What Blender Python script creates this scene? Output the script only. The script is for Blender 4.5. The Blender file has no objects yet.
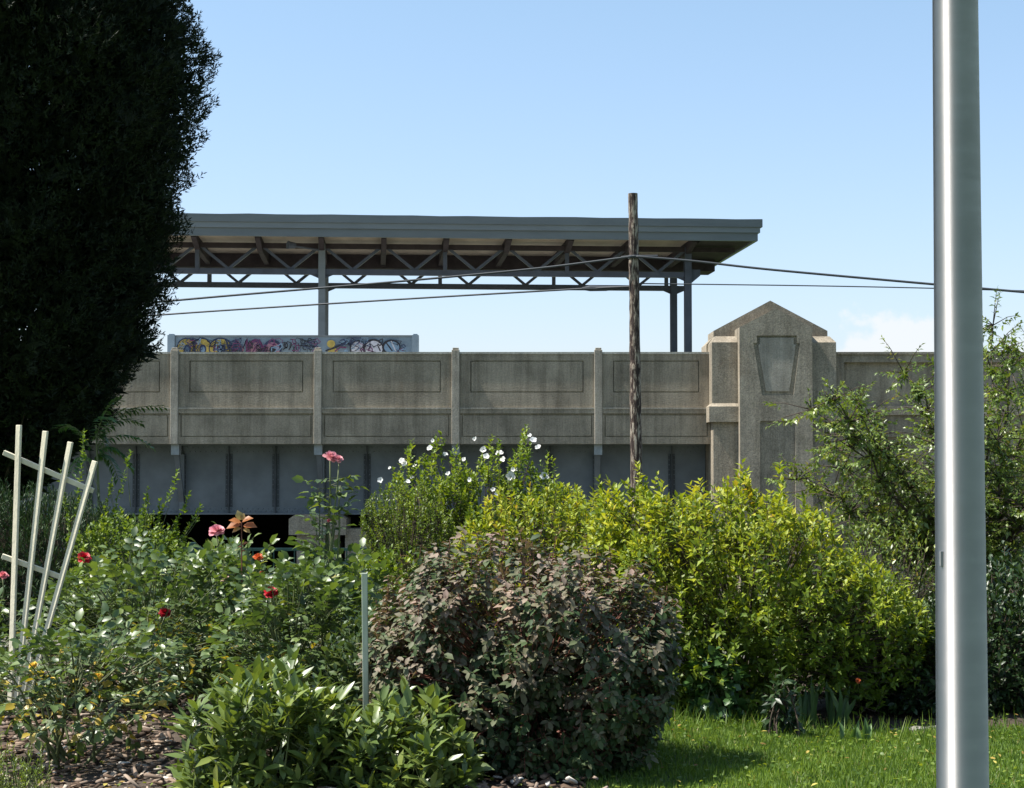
import bpy, math
import numpy as np
from mathutils import Vector

# ---------------------------------------------------------------- camera, sky, sun
scene = bpy.context.scene
COL = scene.collection
R = math.radians
F = 1800.0                      # focal length in pixels of the 1024 wide picture
EYE = 1.6
HORIZ = 470.0
PITCH = math.atan((HORIZ - 394.0) / F)
cam_d = bpy.data.cameras.new("camera")
cam_d.sensor_width = 36.0
cam_d.lens = F / 1024.0 * 36.0
cam_d.clip_start = 0.1
cam_d.clip_end = 6000.0
cam = bpy.data.objects.new("camera", cam_d)
cam.location = (0, 0, EYE)
cam.rotation_euler = (math.pi / 2 + PITCH, 0, 0)
COL.objects.link(cam)
scene.camera = cam

SUN_EL = R(59)
SUN_H = (-1.0, -0.06)          # horizontal direction towards the sun
_n = math.hypot(*SUN_H)
SUN = Vector((SUN_H[0] / _n * math.cos(SUN_EL), SUN_H[1] / _n * math.cos(SUN_EL), math.sin(SUN_EL)))
world = bpy.data.worlds.new("World")
scene.world = world
world.use_nodes = True
wt = world.node_tree
for n in list(wt.nodes):
    wt.nodes.remove(n)
def wn(t, **kw):
    n = wt.nodes.new(t)
    for k, v in kw.items():
        setattr(n, k, v)
    return n
sky = wn('ShaderNodeTexSky', sky_type='NISHITA', sun_disc=False)
sky.sun_elevation = SUN_EL
sky.sun_rotation = math.atan2(SUN.x, SUN.y)
sky.altitude = 100.0
sky.air_density = 1.0
sky.dust_density = 1.0
sky.ozone_density = 2.0
bg = wn('ShaderNodeBackground')
bg.inputs['Strength'].default_value = 0.09
wout = wn('ShaderNodeOutputWorld')
tc = wn('ShaderNodeTexCoord')
# summer clouds low over the wall: soft lumps in the direction space of the sky
def cloud_mask(cx, cz, sx, sz, edge):
    sub = wn('ShaderNodeVectorMath', operation='SUBTRACT')
    sub.inputs[1].default_value = (cx, 1.0 - 0.02, cz)
    wt.links.new(tc.outputs['Generated'], sub.inputs[0])
    mul = wn('ShaderNodeVectorMath', operation='MULTIPLY')
    mul.inputs[1].default_value = (1 / sx, 0.0, 1 / sz)
    wt.links.new(sub.outputs[0], mul.inputs[0])
    ln = wn('ShaderNodeVectorMath', operation='LENGTH')
    wt.links.new(mul.outputs[0], ln.inputs[0])
    nz = wn('ShaderNodeTexNoise')
    nz.inputs['Scale'].default_value = 48.0
    nz.inputs['Detail'].default_value = 6.0
    nz.inputs['Roughness'].default_value = 0.55
    wt.links.new(tc.outputs['Generated'], nz.inputs['Vector'])
    ad = wn('ShaderNodeMath', operation='MULTIPLY_ADD')
    wt.links.new(nz.outputs['Fac'], ad.inputs[0])
    ad.inputs[1].default_value = 2.0
    wt.links.new(ln.outputs['Value'], ad.inputs[2])
    mr = wn('ShaderNodeMapRange')
    mr.interpolation_type = 'SMOOTHSTEP'
    mr.inputs['From Min'].default_value = 2.0
    mr.inputs['From Max'].default_value = 2.0 - edge
    mr.inputs['To Min'].default_value = 0.0
    mr.inputs['To Max'].default_value = 0.8
    wt.links.new(ln.outputs['Value'], ad.inputs[2])
    wt.links.new(ad.outputs[0], mr.inputs['Value'])
    # only in front of the viewer's half of the sky
    sp = wn('ShaderNodeSeparateXYZ')
    wt.links.new(tc.outputs['Generated'], sp.inputs[0])
    gt = wn('ShaderNodeMath', operation='GREATER_THAN')
    gt.inputs[1].default_value = 0.0
    wt.links.new(sp.outputs['Y'], gt.inputs[0])
    mm = wn('ShaderNodeMath', operation='MULTIPLY')
    wt.links.new(mr.outputs[0], mm.inputs[0])
    wt.links.new(gt.outputs[0], mm.inputs[1])
    return mm
m1 = cloud_mask(0.203, 0.062, 0.034, 0.029, 0.35)
m2 = cloud_mask(0.275, 0.058, 0.030, 0.018, 0.9)
m3 = cloud_mask(-0.40, 0.10, 0.10, 0.03, 1.0)
mx = wn('ShaderNodeMath', operation='MAXIMUM')
wt.links.new(m1.outputs[0], mx.inputs[0]); wt.links.new(m2.outputs[0], mx.inputs[1])
mx2 = wn('ShaderNodeMath', operation='MAXIMUM')
wt.links.new(mx.outputs[0], mx2.inputs[0]); wt.links.new(m3.outputs[0], mx2.inputs[1])
hs = wn('ShaderNodeHueSaturation')
hs.inputs['Saturation'].default_value = 0.95
hs.inputs['Value'].default_value = 1.0
wt.links.new(sky.outputs[0], hs.inputs['Color'])
mixc = wn('ShaderNodeMixRGB')
mixc.inputs['Color2'].default_value = (5.2, 5.35, 5.5, 1)
wt.links.new(mx2.outputs[0], mixc.inputs['Fac'])
tn = wn('ShaderNodeMixRGB', blend_type='MULTIPLY')
tn.inputs['Fac'].default_value = 1.0
spz = wn('ShaderNodeSeparateXYZ')
wt.links.new(tc.outputs['Generated'], spz.inputs[0])
zr_ = wn('ShaderNodeMapRange')
zr_.inputs['From Min'].default_value = 0.03; zr_.inputs['From Max'].default_value = 0.30
wt.links.new(spz.outputs['Z'], zr_.inputs['Value'])
tm = wn('ShaderNodeMixRGB')          # summer haze: paler and less green low down, a touch of cyan higher up
tm.inputs['Color1'].default_value = (1.03, .975, 1.08, 1)
tm.inputs['Color2'].default_value = (1.10, 1.17, 1.11, 1)
wt.links.new(zr_.outputs[0], tm.inputs['Fac'])
wt.links.new(tm.outputs[0], tn.inputs['Color2'])
wt.links.new(hs.outputs[0], tn.inputs['Color1'])
wt.links.new(tn.outputs[0], mixc.inputs['Color1'])
wt.links.new(mixc.outputs[0], bg.inputs['Color'])
wt.links.new(bg.outputs[0], wout.inputs['Surface'])

sun_d = bpy.data.lights.new("sun", 'SUN')
sun_d.energy = 4.9
sun_d.angle = R(0.53)
sun_d.color = (1.0, 0.955, 0.88)
sun_o = bpy.data.objects.new("sun", sun_d)
sun_o.rotation_euler = SUN.to_track_quat('Z', 'Y').to_euler()
sun_o.location = (0, 0, 30)
COL.objects.link(sun_o)

scene.view_settings.view_transform = 'Standard'
scene.view_settings.look = 'None'
scene.view_settings.gamma = 1.0
scene.view_settings.use_curve_mapping = False
scene.view_settings.exposure = 1.02
scene.render.film_transparent = False

# ---------------------------------------------------------------- helpers
rng = np.random.default_rng(7)
CP, SP = math.cos(PITCH), math.sin(PITCH)
def at(px, py, D):
    """point of the place seen at pixel (px,py) of the photograph, D metres ahead"""
    u = (px - 512.0) / F
    v = (394.0 - py) / F
    d = (u, CP - v * SP, SP + v * CP)
    s = D / d[1]
    return Vector((d[0] * s, D, EYE + d[2] * s))
def X(px, D): return (px - 512.0) / F * D / CP * 1.0
def Z(py, D): return at(512, py, D).z

def tag(o, label=None, cat=None, group=None, kind=None):
    if label: o['label'] = label
    if cat: o['category'] = cat
    if group: o['group'] = group
    if kind: o['kind'] = kind
    return o
def empty(name, loc, label, cat, group=None):
    o = bpy.data.objects.new(name, None)
    o.location = loc
    o.empty_display_size = 0.2
    COL.objects.link(o)
    return tag(o, label, cat, group)
def world_loc(o):
    v = Vector(o.location)
    while o.parent:
        o = o.parent
        v = v + Vector(o.location)
    return v
def link_mesh(name, me, parent=None):
    o = bpy.data.objects.new(name, me)
    if parent is not None:
        off = world_loc(parent)
        n = len(me.vertices)
        co = np.empty(n * 3, np.float32)
        me.vertices.foreach_get('co', co)
        co = co.reshape(-1, 3) - np.array(off, np.float32)
        me.vertices.foreach_set('co', co.ravel())
        o.parent = parent
    COL.objects.link(o)
    return o
class MB:
    def __init__(s):
        s.v = []; s.f = []; s.mi = []
    def add(s, vs, fs, mi=0):
        b = len(s.v)
        s.v += [tuple(q) for q in vs]
        s.f += [tuple(i + b for i in f) for f in fs]
        s.mi += [mi] * len(fs)
        return s
    def box(s, x0, x1, y0, y1, z0, z1, mi=0):
        vs = [(x, y, z) for z in (z0, z1) for y in (y0, y1) for x in (x0, x1)]
        return s.add(vs, [(0, 2, 3, 1), (4, 5, 7, 6), (0, 1, 5, 4), (2, 6, 7, 3), (0, 4, 6, 2), (1, 3, 7, 5)], mi)
    def bar(s, p, q, w, h, up=(0, 0, 1), mi=0):
        p = Vector(p); q = Vector(q); a = (q - p).normalized(); up = Vector(up)
        if abs(a.dot(up)) > .98: up = Vector((0, 1, 0))
        sd = a.cross(up).normalized(); u = sd.cross(a).normalized()
        vs = []
        for c in (p, q):
            for i, j in ((-1, -1), (1, -1), (1, 1), (-1, 1)):
                vs.append(c + sd * (i * w / 2) + u * (j * h / 2))
        return s.add(vs, [(0, 1, 2, 3), (7, 6, 5, 4), (0, 4, 5, 1), (1, 5, 6, 2), (2, 6, 7, 3), (3, 7, 4, 0)], mi)
    def prism(s, poly, y0, y1, mi=0):
        """poly in x,z (counter clockwise seen from the front), pushed from y0 to y1"""
        n = len(poly)
        vs = [(x, y0, z) for x, z in poly] + [(x, y1, z) for x, z in poly]
        fs = [tuple(range(n)), tuple(range(2 * n - 1, n - 1, -1))]
        fs += [(i, n + i, n + (i + 1) % n, (i + 1) % n) for i in range(n)]
        return s.add(vs, fs, mi)
    def tube(s, pts, rs, n=8, mi=0, cap=True):
        pts = [Vector(p) for p in pts]
        if not hasattr(rs, '__len__'): rs = [rs] * len(pts)
        vs = []; ref = Vector((0.13, 0.97, 0.2))
        for i, p in enumerate(pts):
            a = (pts[min(i + 1, len(pts) - 1)] - pts[max(i - 1, 0)]).normalized()
            e = a.cross(ref)
            if e.length < .05: e = a.cross(Vector((1, 0, 0)))
            e.normalize(); g = a.cross(e)
            for k in range(n):
                t = 2 * math.pi * k / n
                vs.append(p + (e * math.cos(t) + g * math.sin(t)) * rs[i])
        fs = []
        for i in range(len(pts) - 1):
            for k in range(n):
                k2 = (k + 1) % n
                fs.append((i * n + k, i * n + k2, (i + 1) * n + k2, (i + 1) * n + k))
        if cap:
            fs.append(tuple(range(n - 1, -1, -1)))
            b = (len(pts) - 1) * n
            fs.append(tuple(range(b, b + n)))
        return s.add(vs, fs, mi)
    def build(s, name, mats, parent=None, smooth=False, bevel=0.0):
        me = bpy.data.meshes.new(name)
        me.from_pydata(s.v, [], s.f)
        if not isinstance(mats, (list, tuple)): mats = [mats]
        for m in mats: me.materials.append(m)
        if len(mats) > 1: me.polygons.foreach_set('material_index', s.mi)
        if smooth: me.polygons.foreach_set('use_smooth', [True] * len(s.f))
        me.update()
        o = link_mesh(name, me, parent)
        if bevel:
            md = o.modifiers.new('bevel', 'BEVEL'); md.width = bevel; md.segments = 2; md.limit_method = 'ANGLE'
        return o

# leaf templates: (along, side, normal) and faces
T_BLADE = (np.array([(0, 0, 0), (.45, .5, .1), (.45, -.5, .1), (1, 0, -.05)]), [(0, 2, 3), (0, 3, 1)])
T_SIMPLE = (np.array([(0, 0, 0), (.42, .5, .16), (.42, -.5, .16), (.5, 0, 0), (1, 0, -.25)]),
            [(0, 2, 3), (2, 4, 3), (0, 3, 1), (3, 4, 1)])
T_OVAL = (np.array([(0, 0, 0), (.22, .38, .10), (.62, .46, .08), (1, 0, -.22), (.62, -.46, .08), (.22, -.38, .10), (.3, 0, 0), (.7, 0, -.06)]),
          [(0, 5, 6), (5, 4, 7, 6), (4, 3, 7), (0, 6, 1), (1, 6, 7, 2), (2, 7, 3)])
def unit(a):
    return a / np.maximum(np.linalg.norm(a, axis=-1, keepdims=True), 1e-9)
def raw_mesh(name, blocks, mats, smooth=False):
    """blocks: list of (V (n,k,3), faces of one item, value per item, material index)"""
    me = bpy.data.meshes.new(name)
    co = []; loops = []; tot = []; val = []; mi = []; off = 0
    for V, faces, rnd, m in blocks:
        n, k, _ = V.shape
        ls = np.array([len(f) for f in faces]); flat = np.concatenate([np.array(f) for f in faces])
        loops.append((flat[None, :] + (np.arange(n) * k)[:, None]).ravel() + off)
        tot.append(np.tile(ls, n)); co.append(V.reshape(-1, 3)); val.append(np.repeat(rnd, k)); mi.append(np.full(n * len(ls), m))
        off += n * k
    co = np.concatenate(co); loops = np.concatenate(loops); tot = np.concatenate(tot)
    start = np.concatenate([[0], np.cumsum(tot)[:-1]])
    me.vertices.add(len(co)); me.vertices.foreach_set('co', co.astype(np.float32).ravel())
    me.loops.add(len(loops)); me.loops.foreach_set('vertex_index', loops.astype(np.int32))
    me.polygons.add(len(tot)); me.polygons.foreach_set('loop_start', start.astype(np.int32))
    me.polygons.foreach_set('loop_total', tot.astype(np.int32))
    for m in mats: me.materials.append(m)
    me.polygons.foreach_set('material_index', np.concatenate(mi).astype(np.int32))
    if smooth: me.polygons.foreach_set('use_smooth', np.ones(len(tot), bool))
    me.update(calc_edges=True)
    at_ = me.attributes.new('rnd', 'FLOAT', 'POINT')
    at_.data.foreach_set('value', np.concatenate(val).astype(np.float32))
    return me
def leaves(name, P, A, N, L, W, mat, parent=None, T=T_SIMPLE, rnd=None, smooth=False, tw=()):
    n = len(P)
    A = unit(A); S = unit(np.cross(A, N)); N = np.cross(S, A)
    L = np.broadcast_to(L, (n,)); W = np.broadcast_to(W, (n,))
    t = T[0]
    V = (P[:, None, :] + t[None, :, 0:1] * (L[:, None, None] * A[:, None, :])
         + t[None, :, 1:2] * (W[:, None, None] * S[:, None, :]) + t[None, :, 2:3] * (W[:, None, None] * N[:, None, :]))
    if rnd is None: rnd = rng.random(n)
    blocks = [(V, T[1], rnd, 0)]; mats = [mat]
    for q in tw:
        blocks.append(twigs(*q[:4]) + (1,)); mats = [mat, q[4]]
    return link_mesh(name, raw_mesh(name, blocks, mats, smooth), parent)
def twigs(P0, P1, r0, r1):
    n = len(P0)
    A = unit(P1 - P0)
    E = unit(np.cross(A, np.tile(np.array([[0.3, 0.9, 0.2]]), (n, 1)))); G = np.cross(A, E)
    vs = []
    for (C, r) in ((P0, r0), (P1, r1)):
        for k in range(3):
            t = 2 * math.pi * k / 3
            vs.append(C + (E * math.cos(t) + G * math.sin(t)) * r)
    return np.stack(vs, 1), [(0, 1, 4, 3), (1, 2, 5, 4), (2, 0, 3, 5)], rng.random(n)

# ---------------------------------------------------------------- materials
def new_mat(name):
    m = bpy.data.materials.new(name); m.use_nodes = True
    nt = m.node_tree
    for n in list(nt.nodes): nt.nodes.remove(n)
    out = nt.nodes.new('ShaderNodeOutputMaterial')
    return m, nt, out
def ramp(nt, fac, stops, interp='LINEAR'):
    r = nt.nodes.new('ShaderNodeValToRGB')
    r.color_ramp.interpolation = interp
    e = r.color_ramp.elements
    while len(e) < len(stops): e.new(0.5)
    for i, (p, c) in enumerate(stops):
        e[i].position = p
        e[i].color = (*c, 1) if len(c) == 3 else c
    nt.links.new(fac, r.inputs[0])
    return r.outputs[0]
def noise(nt, scale, detail=4, rough=.55, vec=None, mapping=None):
    n = nt.nodes.new('ShaderNodeTexNoise')
    n.inputs['Scale'].default_value = scale
    n.inputs['Detail'].default_value = detail
    n.inputs['Roughness'].default_value = rough
    t = nt.nodes.new('ShaderNodeTexCoord')
    src = t.outputs['Object']
    if mapping:
        mp = nt.nodes.new('ShaderNodeMapping')
        mp.inputs['Scale'].default_value = mapping
        nt.links.new(src, mp.inputs[0]); src = mp.outputs[0]
    nt.links.new(src, n.inputs['Vector'])
    return n.outputs['Fac']
def mixrgb(nt, fac, a, b, mode='MIX'):
    m = nt.nodes.new('ShaderNodeMixRGB'); m.blend_type = mode
    for s, v in ((m.inputs[0], fac), (m.inputs[1], a), (m.inputs[2], b)):
        if isinstance(v, (int, float)): s.default_value = v
        elif isinstance(v, tuple): s.default_value = (*v, 1)
        else: nt.links.new(v, s)
    return m.outputs[0]
def leaf_mat(name, stops, trans=.35, rough=.45, spec=.5, tint=(1.25, 1.15, .5)):
    m, nt, out = new_mat(name)
    a = nt.nodes.new('ShaderNodeAttribute'); a.attribute_name = 'rnd'
    c = ramp(nt, a.outputs['Fac'], stops)
    nz = noise(nt, 2.2, 3)
    c = mixrgb(nt, 1.0, c, ramp(nt, nz, [(.3, (.72, .76, .8)), (.7, (1.2, 1.15, 1.05))]), 'MULTIPLY')
    p = nt.nodes.new('ShaderNodeBsdfPrincipled')
    nt.links.new(c, p.inputs['Base Color'])
    p.inputs['Roughness'].default_value = rough
    p.inputs['Specular IOR Level'].default_value = spec
    tr = nt.nodes.new('ShaderNodeBsdfTranslucent')
    nt.links.new(mixrgb(nt, 1.0, c, tint, 'MULTIPLY'), tr.inputs['Color'])
    mx = nt.nodes.new('ShaderNodeMixShader'); mx.inputs[0].default_value = trans
    nt.links.new(p.outputs[0], mx.inputs[1]); nt.links.new(tr.outputs[0], mx.inputs[2])
    nt.links.new(mx.outputs[0], out.inputs[0])
    return m
def plain(name, col, rough=.6, metal=0.0, var=.25, scale=6.0, spec=.4, bump=0.0, mapping=None):
    m, nt, out = new_mat(name)
    nz = noise(nt, scale, 5, .6, mapping=mapping)
    lo = tuple(c * (1 - var) for c in col); hi = tuple(min(1, c * (1 + var)) for c in col)
    c = ramp(nt, nz, [(.3, lo), (.7, hi)])
    p = nt.nodes.new('ShaderNodeBsdfPrincipled')
    nt.links.new(c, p.inputs['Base Color'])
    p.inputs['Roughness'].default_value = rough; p.inputs['Metallic'].default_value = metal
    p.inputs['Specular IOR Level'].default_value = spec
    if bump:
        b = nt.nodes.new('ShaderNodeBump'); b.inputs['Strength'].default_value = bump; b.inputs['Distance'].default_value = .02
        nt.links.new(noise(nt, scale * 6, 4, mapping=mapping), b.inputs['Height']); nt.links.new(b.outputs[0], p.inputs['Normal'])
    nt.links.new(p.outputs[0], out.inputs[0])
    return m
def concrete(name, col, dark=.5, speck=.5):
    m, nt, out = new_mat(name)
    big = noise(nt, .9, 6, .65)
    c = ramp(nt, big, [(.28, tuple(x * .62 for x in col)), (.52, col), (.74, tuple(x * 1.3 for x in col))])
    # rain streaks running down
    st = noise(nt, 2.2, 5, .7, mapping=(1.6, 1.6, .16))
    c = mixrgb(nt, .6, c, ramp(nt, st, [(.34, (dark, dark * .97, dark * .92)), (.56, (1, 1, 1))]), 'MULTIPLY')
    st2 = noise(nt, 9, 4, .7, mapping=(1.5, 1.5, .05))
    c = mixrgb(nt, .35, c, ramp(nt, st2, [(.35, (.6, .6, .6)), (.6, (1.1, 1.1, 1.1))]), 'MULTIPLY')
    rs = noise(nt, .6, 6, .75, mapping=(1.0, 1.0, .35))
    c = mixrgb(nt, ramp(nt, rs, [(.60, (0, 0, 0)), (.72, (.45, .45, .45))]), c, (.20, .125, .07))
    # exposed aggregate
    v = noise(nt, 26, 3, .8)
    c = mixrgb(nt, speck, c, ramp(nt, v, [(.32, (.55, .54, .52)), (.5, (1, 1, 1)), (.68, (1.45, 1.42, 1.36))]), 'MULTIPLY')
    # moss and soot blotches
    ms = noise(nt, 1.7, 6, .7)
    c = mixrgb(nt, ramp(nt, ms, [(.60, (0, 0, 0)), (.76, (.45, .45, .45))]), c, (.13, .125, .075))
    p = nt.nodes.new('ShaderNodeBsdfPrincipled')
    nt.links.new(c, p.inputs['Base Color'])
    p.inputs['Roughness'].default_value = .92; p.inputs['Specular IOR Level'].default_value = .2
    b = nt.nodes.new('ShaderNodeBump'); b.inputs['Strength'].default_value = .5; b.inputs['Distance'].default_value = .03
    nt.links.new(noise(nt, 22, 5, .7), b.inputs['Height']); nt.links.new(b.outputs[0], p.inputs['Normal'])
    nt.links.new(p.outputs[0], out.inputs[0])
    return m
M = {}
M['conc'] = concrete('parapet concrete', (.31, .263, .20))
M['conc_lt'] = concrete('pilaster concrete', (.35, .315, .26), dark=.65)
M['conc_py'] = concrete('pylon concrete', (.295, .257, .20), dark=.6, speck=.8)
M['conc_edge'] = concrete('weathered coping', (.40, .38, .33), dark=.75)
M['girder'] = plain('grey girder paint', (.125, .14, .155), .55, var=.22, scale=1.3)
M['girder_dk'] = plain('soiled girder paint', (.055, .062, .07), .6, var=.3, scale=2.0)
M['zinc'] = plain('pale bracket plate', (.26, .28, .29), .5, var=.2)
M['fascia'] = plain('blue grey fascia paint', (.105, .122, .132), .5, var=.12, scale=1.5, mapping=(.4, 1, 2))
M['fascia_lt'] = plain('faded fascia paint', (.135, .155, .168), .5, var=.12, scale=1.5, mapping=(.4, 1, 2))
M['steel'] = plain('canopy steel paint', (.05, .058, .078), .55, var=.2, scale=3)
M['steel_dk'] = plain('canopy beam paint', (.04, .033, .036), .8, spec=.08, var=.25, scale=3)
M['soffit'] = plain('cream soffit boards', (.30, .245, .19), .7, var=.25, scale=1.2, mapping=(1, .3, 1))
M['panel'] = plain('pale blue panel paint', (.17, .225, .27), .55, var=.14, scale=2)
M['platform'] = plain('pale platform paving', (.42, .40, .35), .9, var=.15, scale=3)
M['asphalt'] = plain('asphalt', (.05, .05, .052), .9, var=.2, scale=8, bump=.3)
M['kerb'] = plain('kerb concrete', (.32, .31, .29), .9, var=.2, scale=5)
M['paint'] = plain('road paint', (.75, .74, .70), .7, var=.1)
M['path'] = plain('path concrete', (.15, .14, .12), .9, var=.2, scale=7, bump=.3)
M['dark'] = plain('shade-black abutment', (.03, .03, .03), .9, var=.3)  # near-black colour stands in for the shade inside the underpass
M['soil'] = plain('garden soil', (.055, .040, .028), .95, var=.4, scale=9, bump=.6)
M['stone'] = plain('edging stone', (.24, .225, .20), .9, var=.3, scale=14, bump=.5)
M['bark'] = plain('brown bark', (.075, .055, .04), .9, var=.5, scale=12, bump=.6, mapping=(3, 3, .6))
M['cane'] = plain('green rose cane', (.09, .11, .04), .6, var=.4, scale=12)
M['cane_red'] = plain('reddish stem', (.16, .06, .04), .6, var=.4, scale=12)
M['lath'] = plain('weathered white lath', (.62, .57, .43), .7, var=.14, scale=9, mapping=(2, 2, .5), bump=.2)
M['stake'] = plain('grey green stake', (.30, .34, .27), .7, var=.2, scale=9, mapping=(2, 2, .4))
M['wire'] = plain('black cable', (.035, .04, .045), .5, var=.1)
M['teal'] = plain('teal railing paint', (.02, .06, .06), .5, var=.2)
M['grass_ground'] = plain('lawn soil', (.06, .10, .02), .95, var=.45, scale=5, bump=.5)

# ---------------------------------------------------------------- the ground
def terrain(x, y):
    t = np.clip((y - 22.0) / 12.0, 0, 1); t = t * t * (3 - 2 * t)
    far = -4.3 * t
    w = .03 * np.sin(x * .9 + 1) * np.cos(y * .7) + .02 * np.sin(x * 2.3 + y * 1.1)
    bump = (1 - t) * w
    left = .10 * np.clip((2.2 - x) / 3.0, 0, 1) * np.clip((y - 9.5) / 3.0, 0, 1) * (1 - t)
    return far + bump + left
def sheet(name, xs, ys, mat, dz=0.0, kind='structure'):
    xs = np.array(xs); ys = np.array(ys)
    gx, gy = np.meshgrid(xs, ys)
    gz = terrain(gx, gy) + dz
    nx, ny = len(xs), len(ys)
    V = np.stack([gx, gy, gz], -1).reshape(-1, 3)
    fs = [(j * nx + i, j * nx + i + 1, (j + 1) * nx + i + 1, (j + 1) * nx + i) for j in range(ny - 1) for i in range(nx - 1)]
    mb = MB(); mb.v = [tuple(v) for v in V]; mb.f = fs; mb.mi = [0] * len(fs)
    o = mb.build(name, mat, smooth=True)
    o['kind'] = kind
    return o
gxs = np.concatenate([[-900, -300, -100, -50, -30], np.arange(-20, 20.1, .5), [30, 50, 100, 300, 900]])
gys = np.concatenate([[-900, -200, -50, -15], np.arange(-5, 36, .5), [45, 60, 90, 200, 600, 2500]])
sheet('ground', gxs, gys, M['grass_ground'])
sheet('garden_bed', np.arange(-7, .55, .12), np.arange(8.2, 14.1, .12), M['soil'], .012)
sheet('garden_path', np.arange(-9, 3.1, .25), np.arange(15.0, 16.1, .2), M['path'], .02)
def lawn_edge(x): return np.maximum(12.5 - (x - .958) * 1.465, 11.15) + .06 * np.sin(x * 5)
bx = np.arange(.5, 8, .15); V_ = []; F_ = []
for i, x in enumerate(bx):
    e_ = float(lawn_edge(x))
    for j, y in enumerate(np.linspace(e_, 15.2, 12)): V_.append((x, y, float(terrain(x, y)) + .014 - (.012 if j == 0 else 0)))
    if i: F_ += [((i - 1) * 12 + j, i * 12 + j, i * 12 + j + 1, (i - 1) * 12 + j + 1) for j in range(11)]
mb_ = MB(); mb_.add(V_, F_); o = mb_.build('shrub_bed', M['soil'], smooth=True); o['kind'] = 'structure'
rd = MB().box(-60, 60, 36.0, 44.0, -4.35, -4.20); o = rd.build('road', M['asphalt']); o['kind'] = 'structure'
rd = MB().box(-11, 4.2, 44.0, 78.0, -4.36, -4.204); o = rd.build('underpass_road', M['asphalt']); o['kind'] = 'structure'
k = MB()
k.box(-60, 60, 35.7, 36.0, -4.35, -4.07); k.box(-60, -11.15, 44.0, 44.15, -4.35, -4.07); k.box(4.35, 60, 44.0, 44.15, -4.35, -4.07)
k.box(-11.15, -11, 44.0, 78, -4.35, -4.07); k.box(4.2, 4.35, 44.0, 78, -4.35, -4.07)
o = k.build('kerb', M['kerb']); o['kind'] = 'structure'
k = MB().box(-60, -11.16, 44.16, 49.8, -4.35, -4.09).box(4.36, 60, 44.16, 48.6, -4.35, -4.09).box(-60, 60, 33.9, 35.69, -4.35, -4.09)
o = k.build('pavement', M['path']); o['kind'] = 'structure'
k = MB()
for i in range(-14, 15): k.box(i * 4 - .9, i * 4 + .9, 39.93, 40.07, -4.2, -4.194)
o = k.build('road_markings', M['paint']); o['kind'] = 'structure'

# ---------------------------------------------------------------- viaduct
YF = 50.0
def zc(py, D=YF): return Z(py, D)
def xc(px, D=YF): return at(px, 470, D).x
via = empty('railway_viaduct', (-6, 51, -4.3), 'long weathered concrete railway bridge with panelled parapet above a riveted grey steel girder', 'bridge')
XR = xc(708, 50.6)
PX = 7.19
pil = [xc(p) for p in (-397, -254, -111, 31.5, 174, 317.5, 455.5, 598.5)]
zt, z1, z2, z3, z4, z5, z6, z7 = [zc(p) for p in (352, 360.6, 392.5, 408, 413.5, 414.5, 437, 444)]
bays = list(zip(pil, pil[1:] + [XR + .11]))
wall = MB(); cop = MB()
for i, (a, b) in enumerate(bays):
    a2, b2 = a + .11, b - .11
    wall.box(a2, b2, YF + .042, YF + .5, z6 - .0, zt - .06)          # recessed ground of the panels
    ux0, ux1 = a2 + .30, b2 - .30
    for (x0, x1, q0, q1) in ((a2, ux0, z3, zt - .06), (ux1, b2, z3, zt - .06), (ux0, ux1, z1, zt - .06), (ux0, ux1, z3, z2)):
        wall.box(x0, x1, YF, YF + .06, q0, q1)
    # raised field inside the groove
    wall.box(ux0 + .03, ux1 - .03, YF + .005, YF + .06, z2 + .03, z1 - .03)
    wall.box(a2, a2 + .06, YF, YF + .06, z6, z5 ); wall.box(b2 - .06, b2, YF, YF + .06, z6, z5)
    wall.box(a2 + .095, b2 - .095, YF + .006, YF + .06, z6 + .03, z5 - .03)
x0 = pil[0] - 4
wall.box(x0, XR, YF - .03, YF + .5, z4, z3)
wall.box(x0, XR, YF - .01, YF + .5, z7, z6)
wall.build('parapet', M['conc'], via)
cop.box(x0, XR, YF - .025, YF + .53, zt - .06, zt)
cop.build('coping', M['conc_edge'], via)
for a in pil:
    m = MB()
    m.box(a - .11, a + .11, YF - .07, YF + .1, z7 - .01, zt + .06)
    m.box(a - .085, a + .085, YF - .045, YF + .08, zt + .06, zt + .12)
    m.build('pilaster', M['conc_lt'], via, bevel=.015)
# ledge: paler strip paints a highlight along the top edge of the band
MB().box(x0, XR, YF - .05, YF + .01, z3 - .035, z3 + .012).build('ledge', M['conc_lt'], via)
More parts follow.
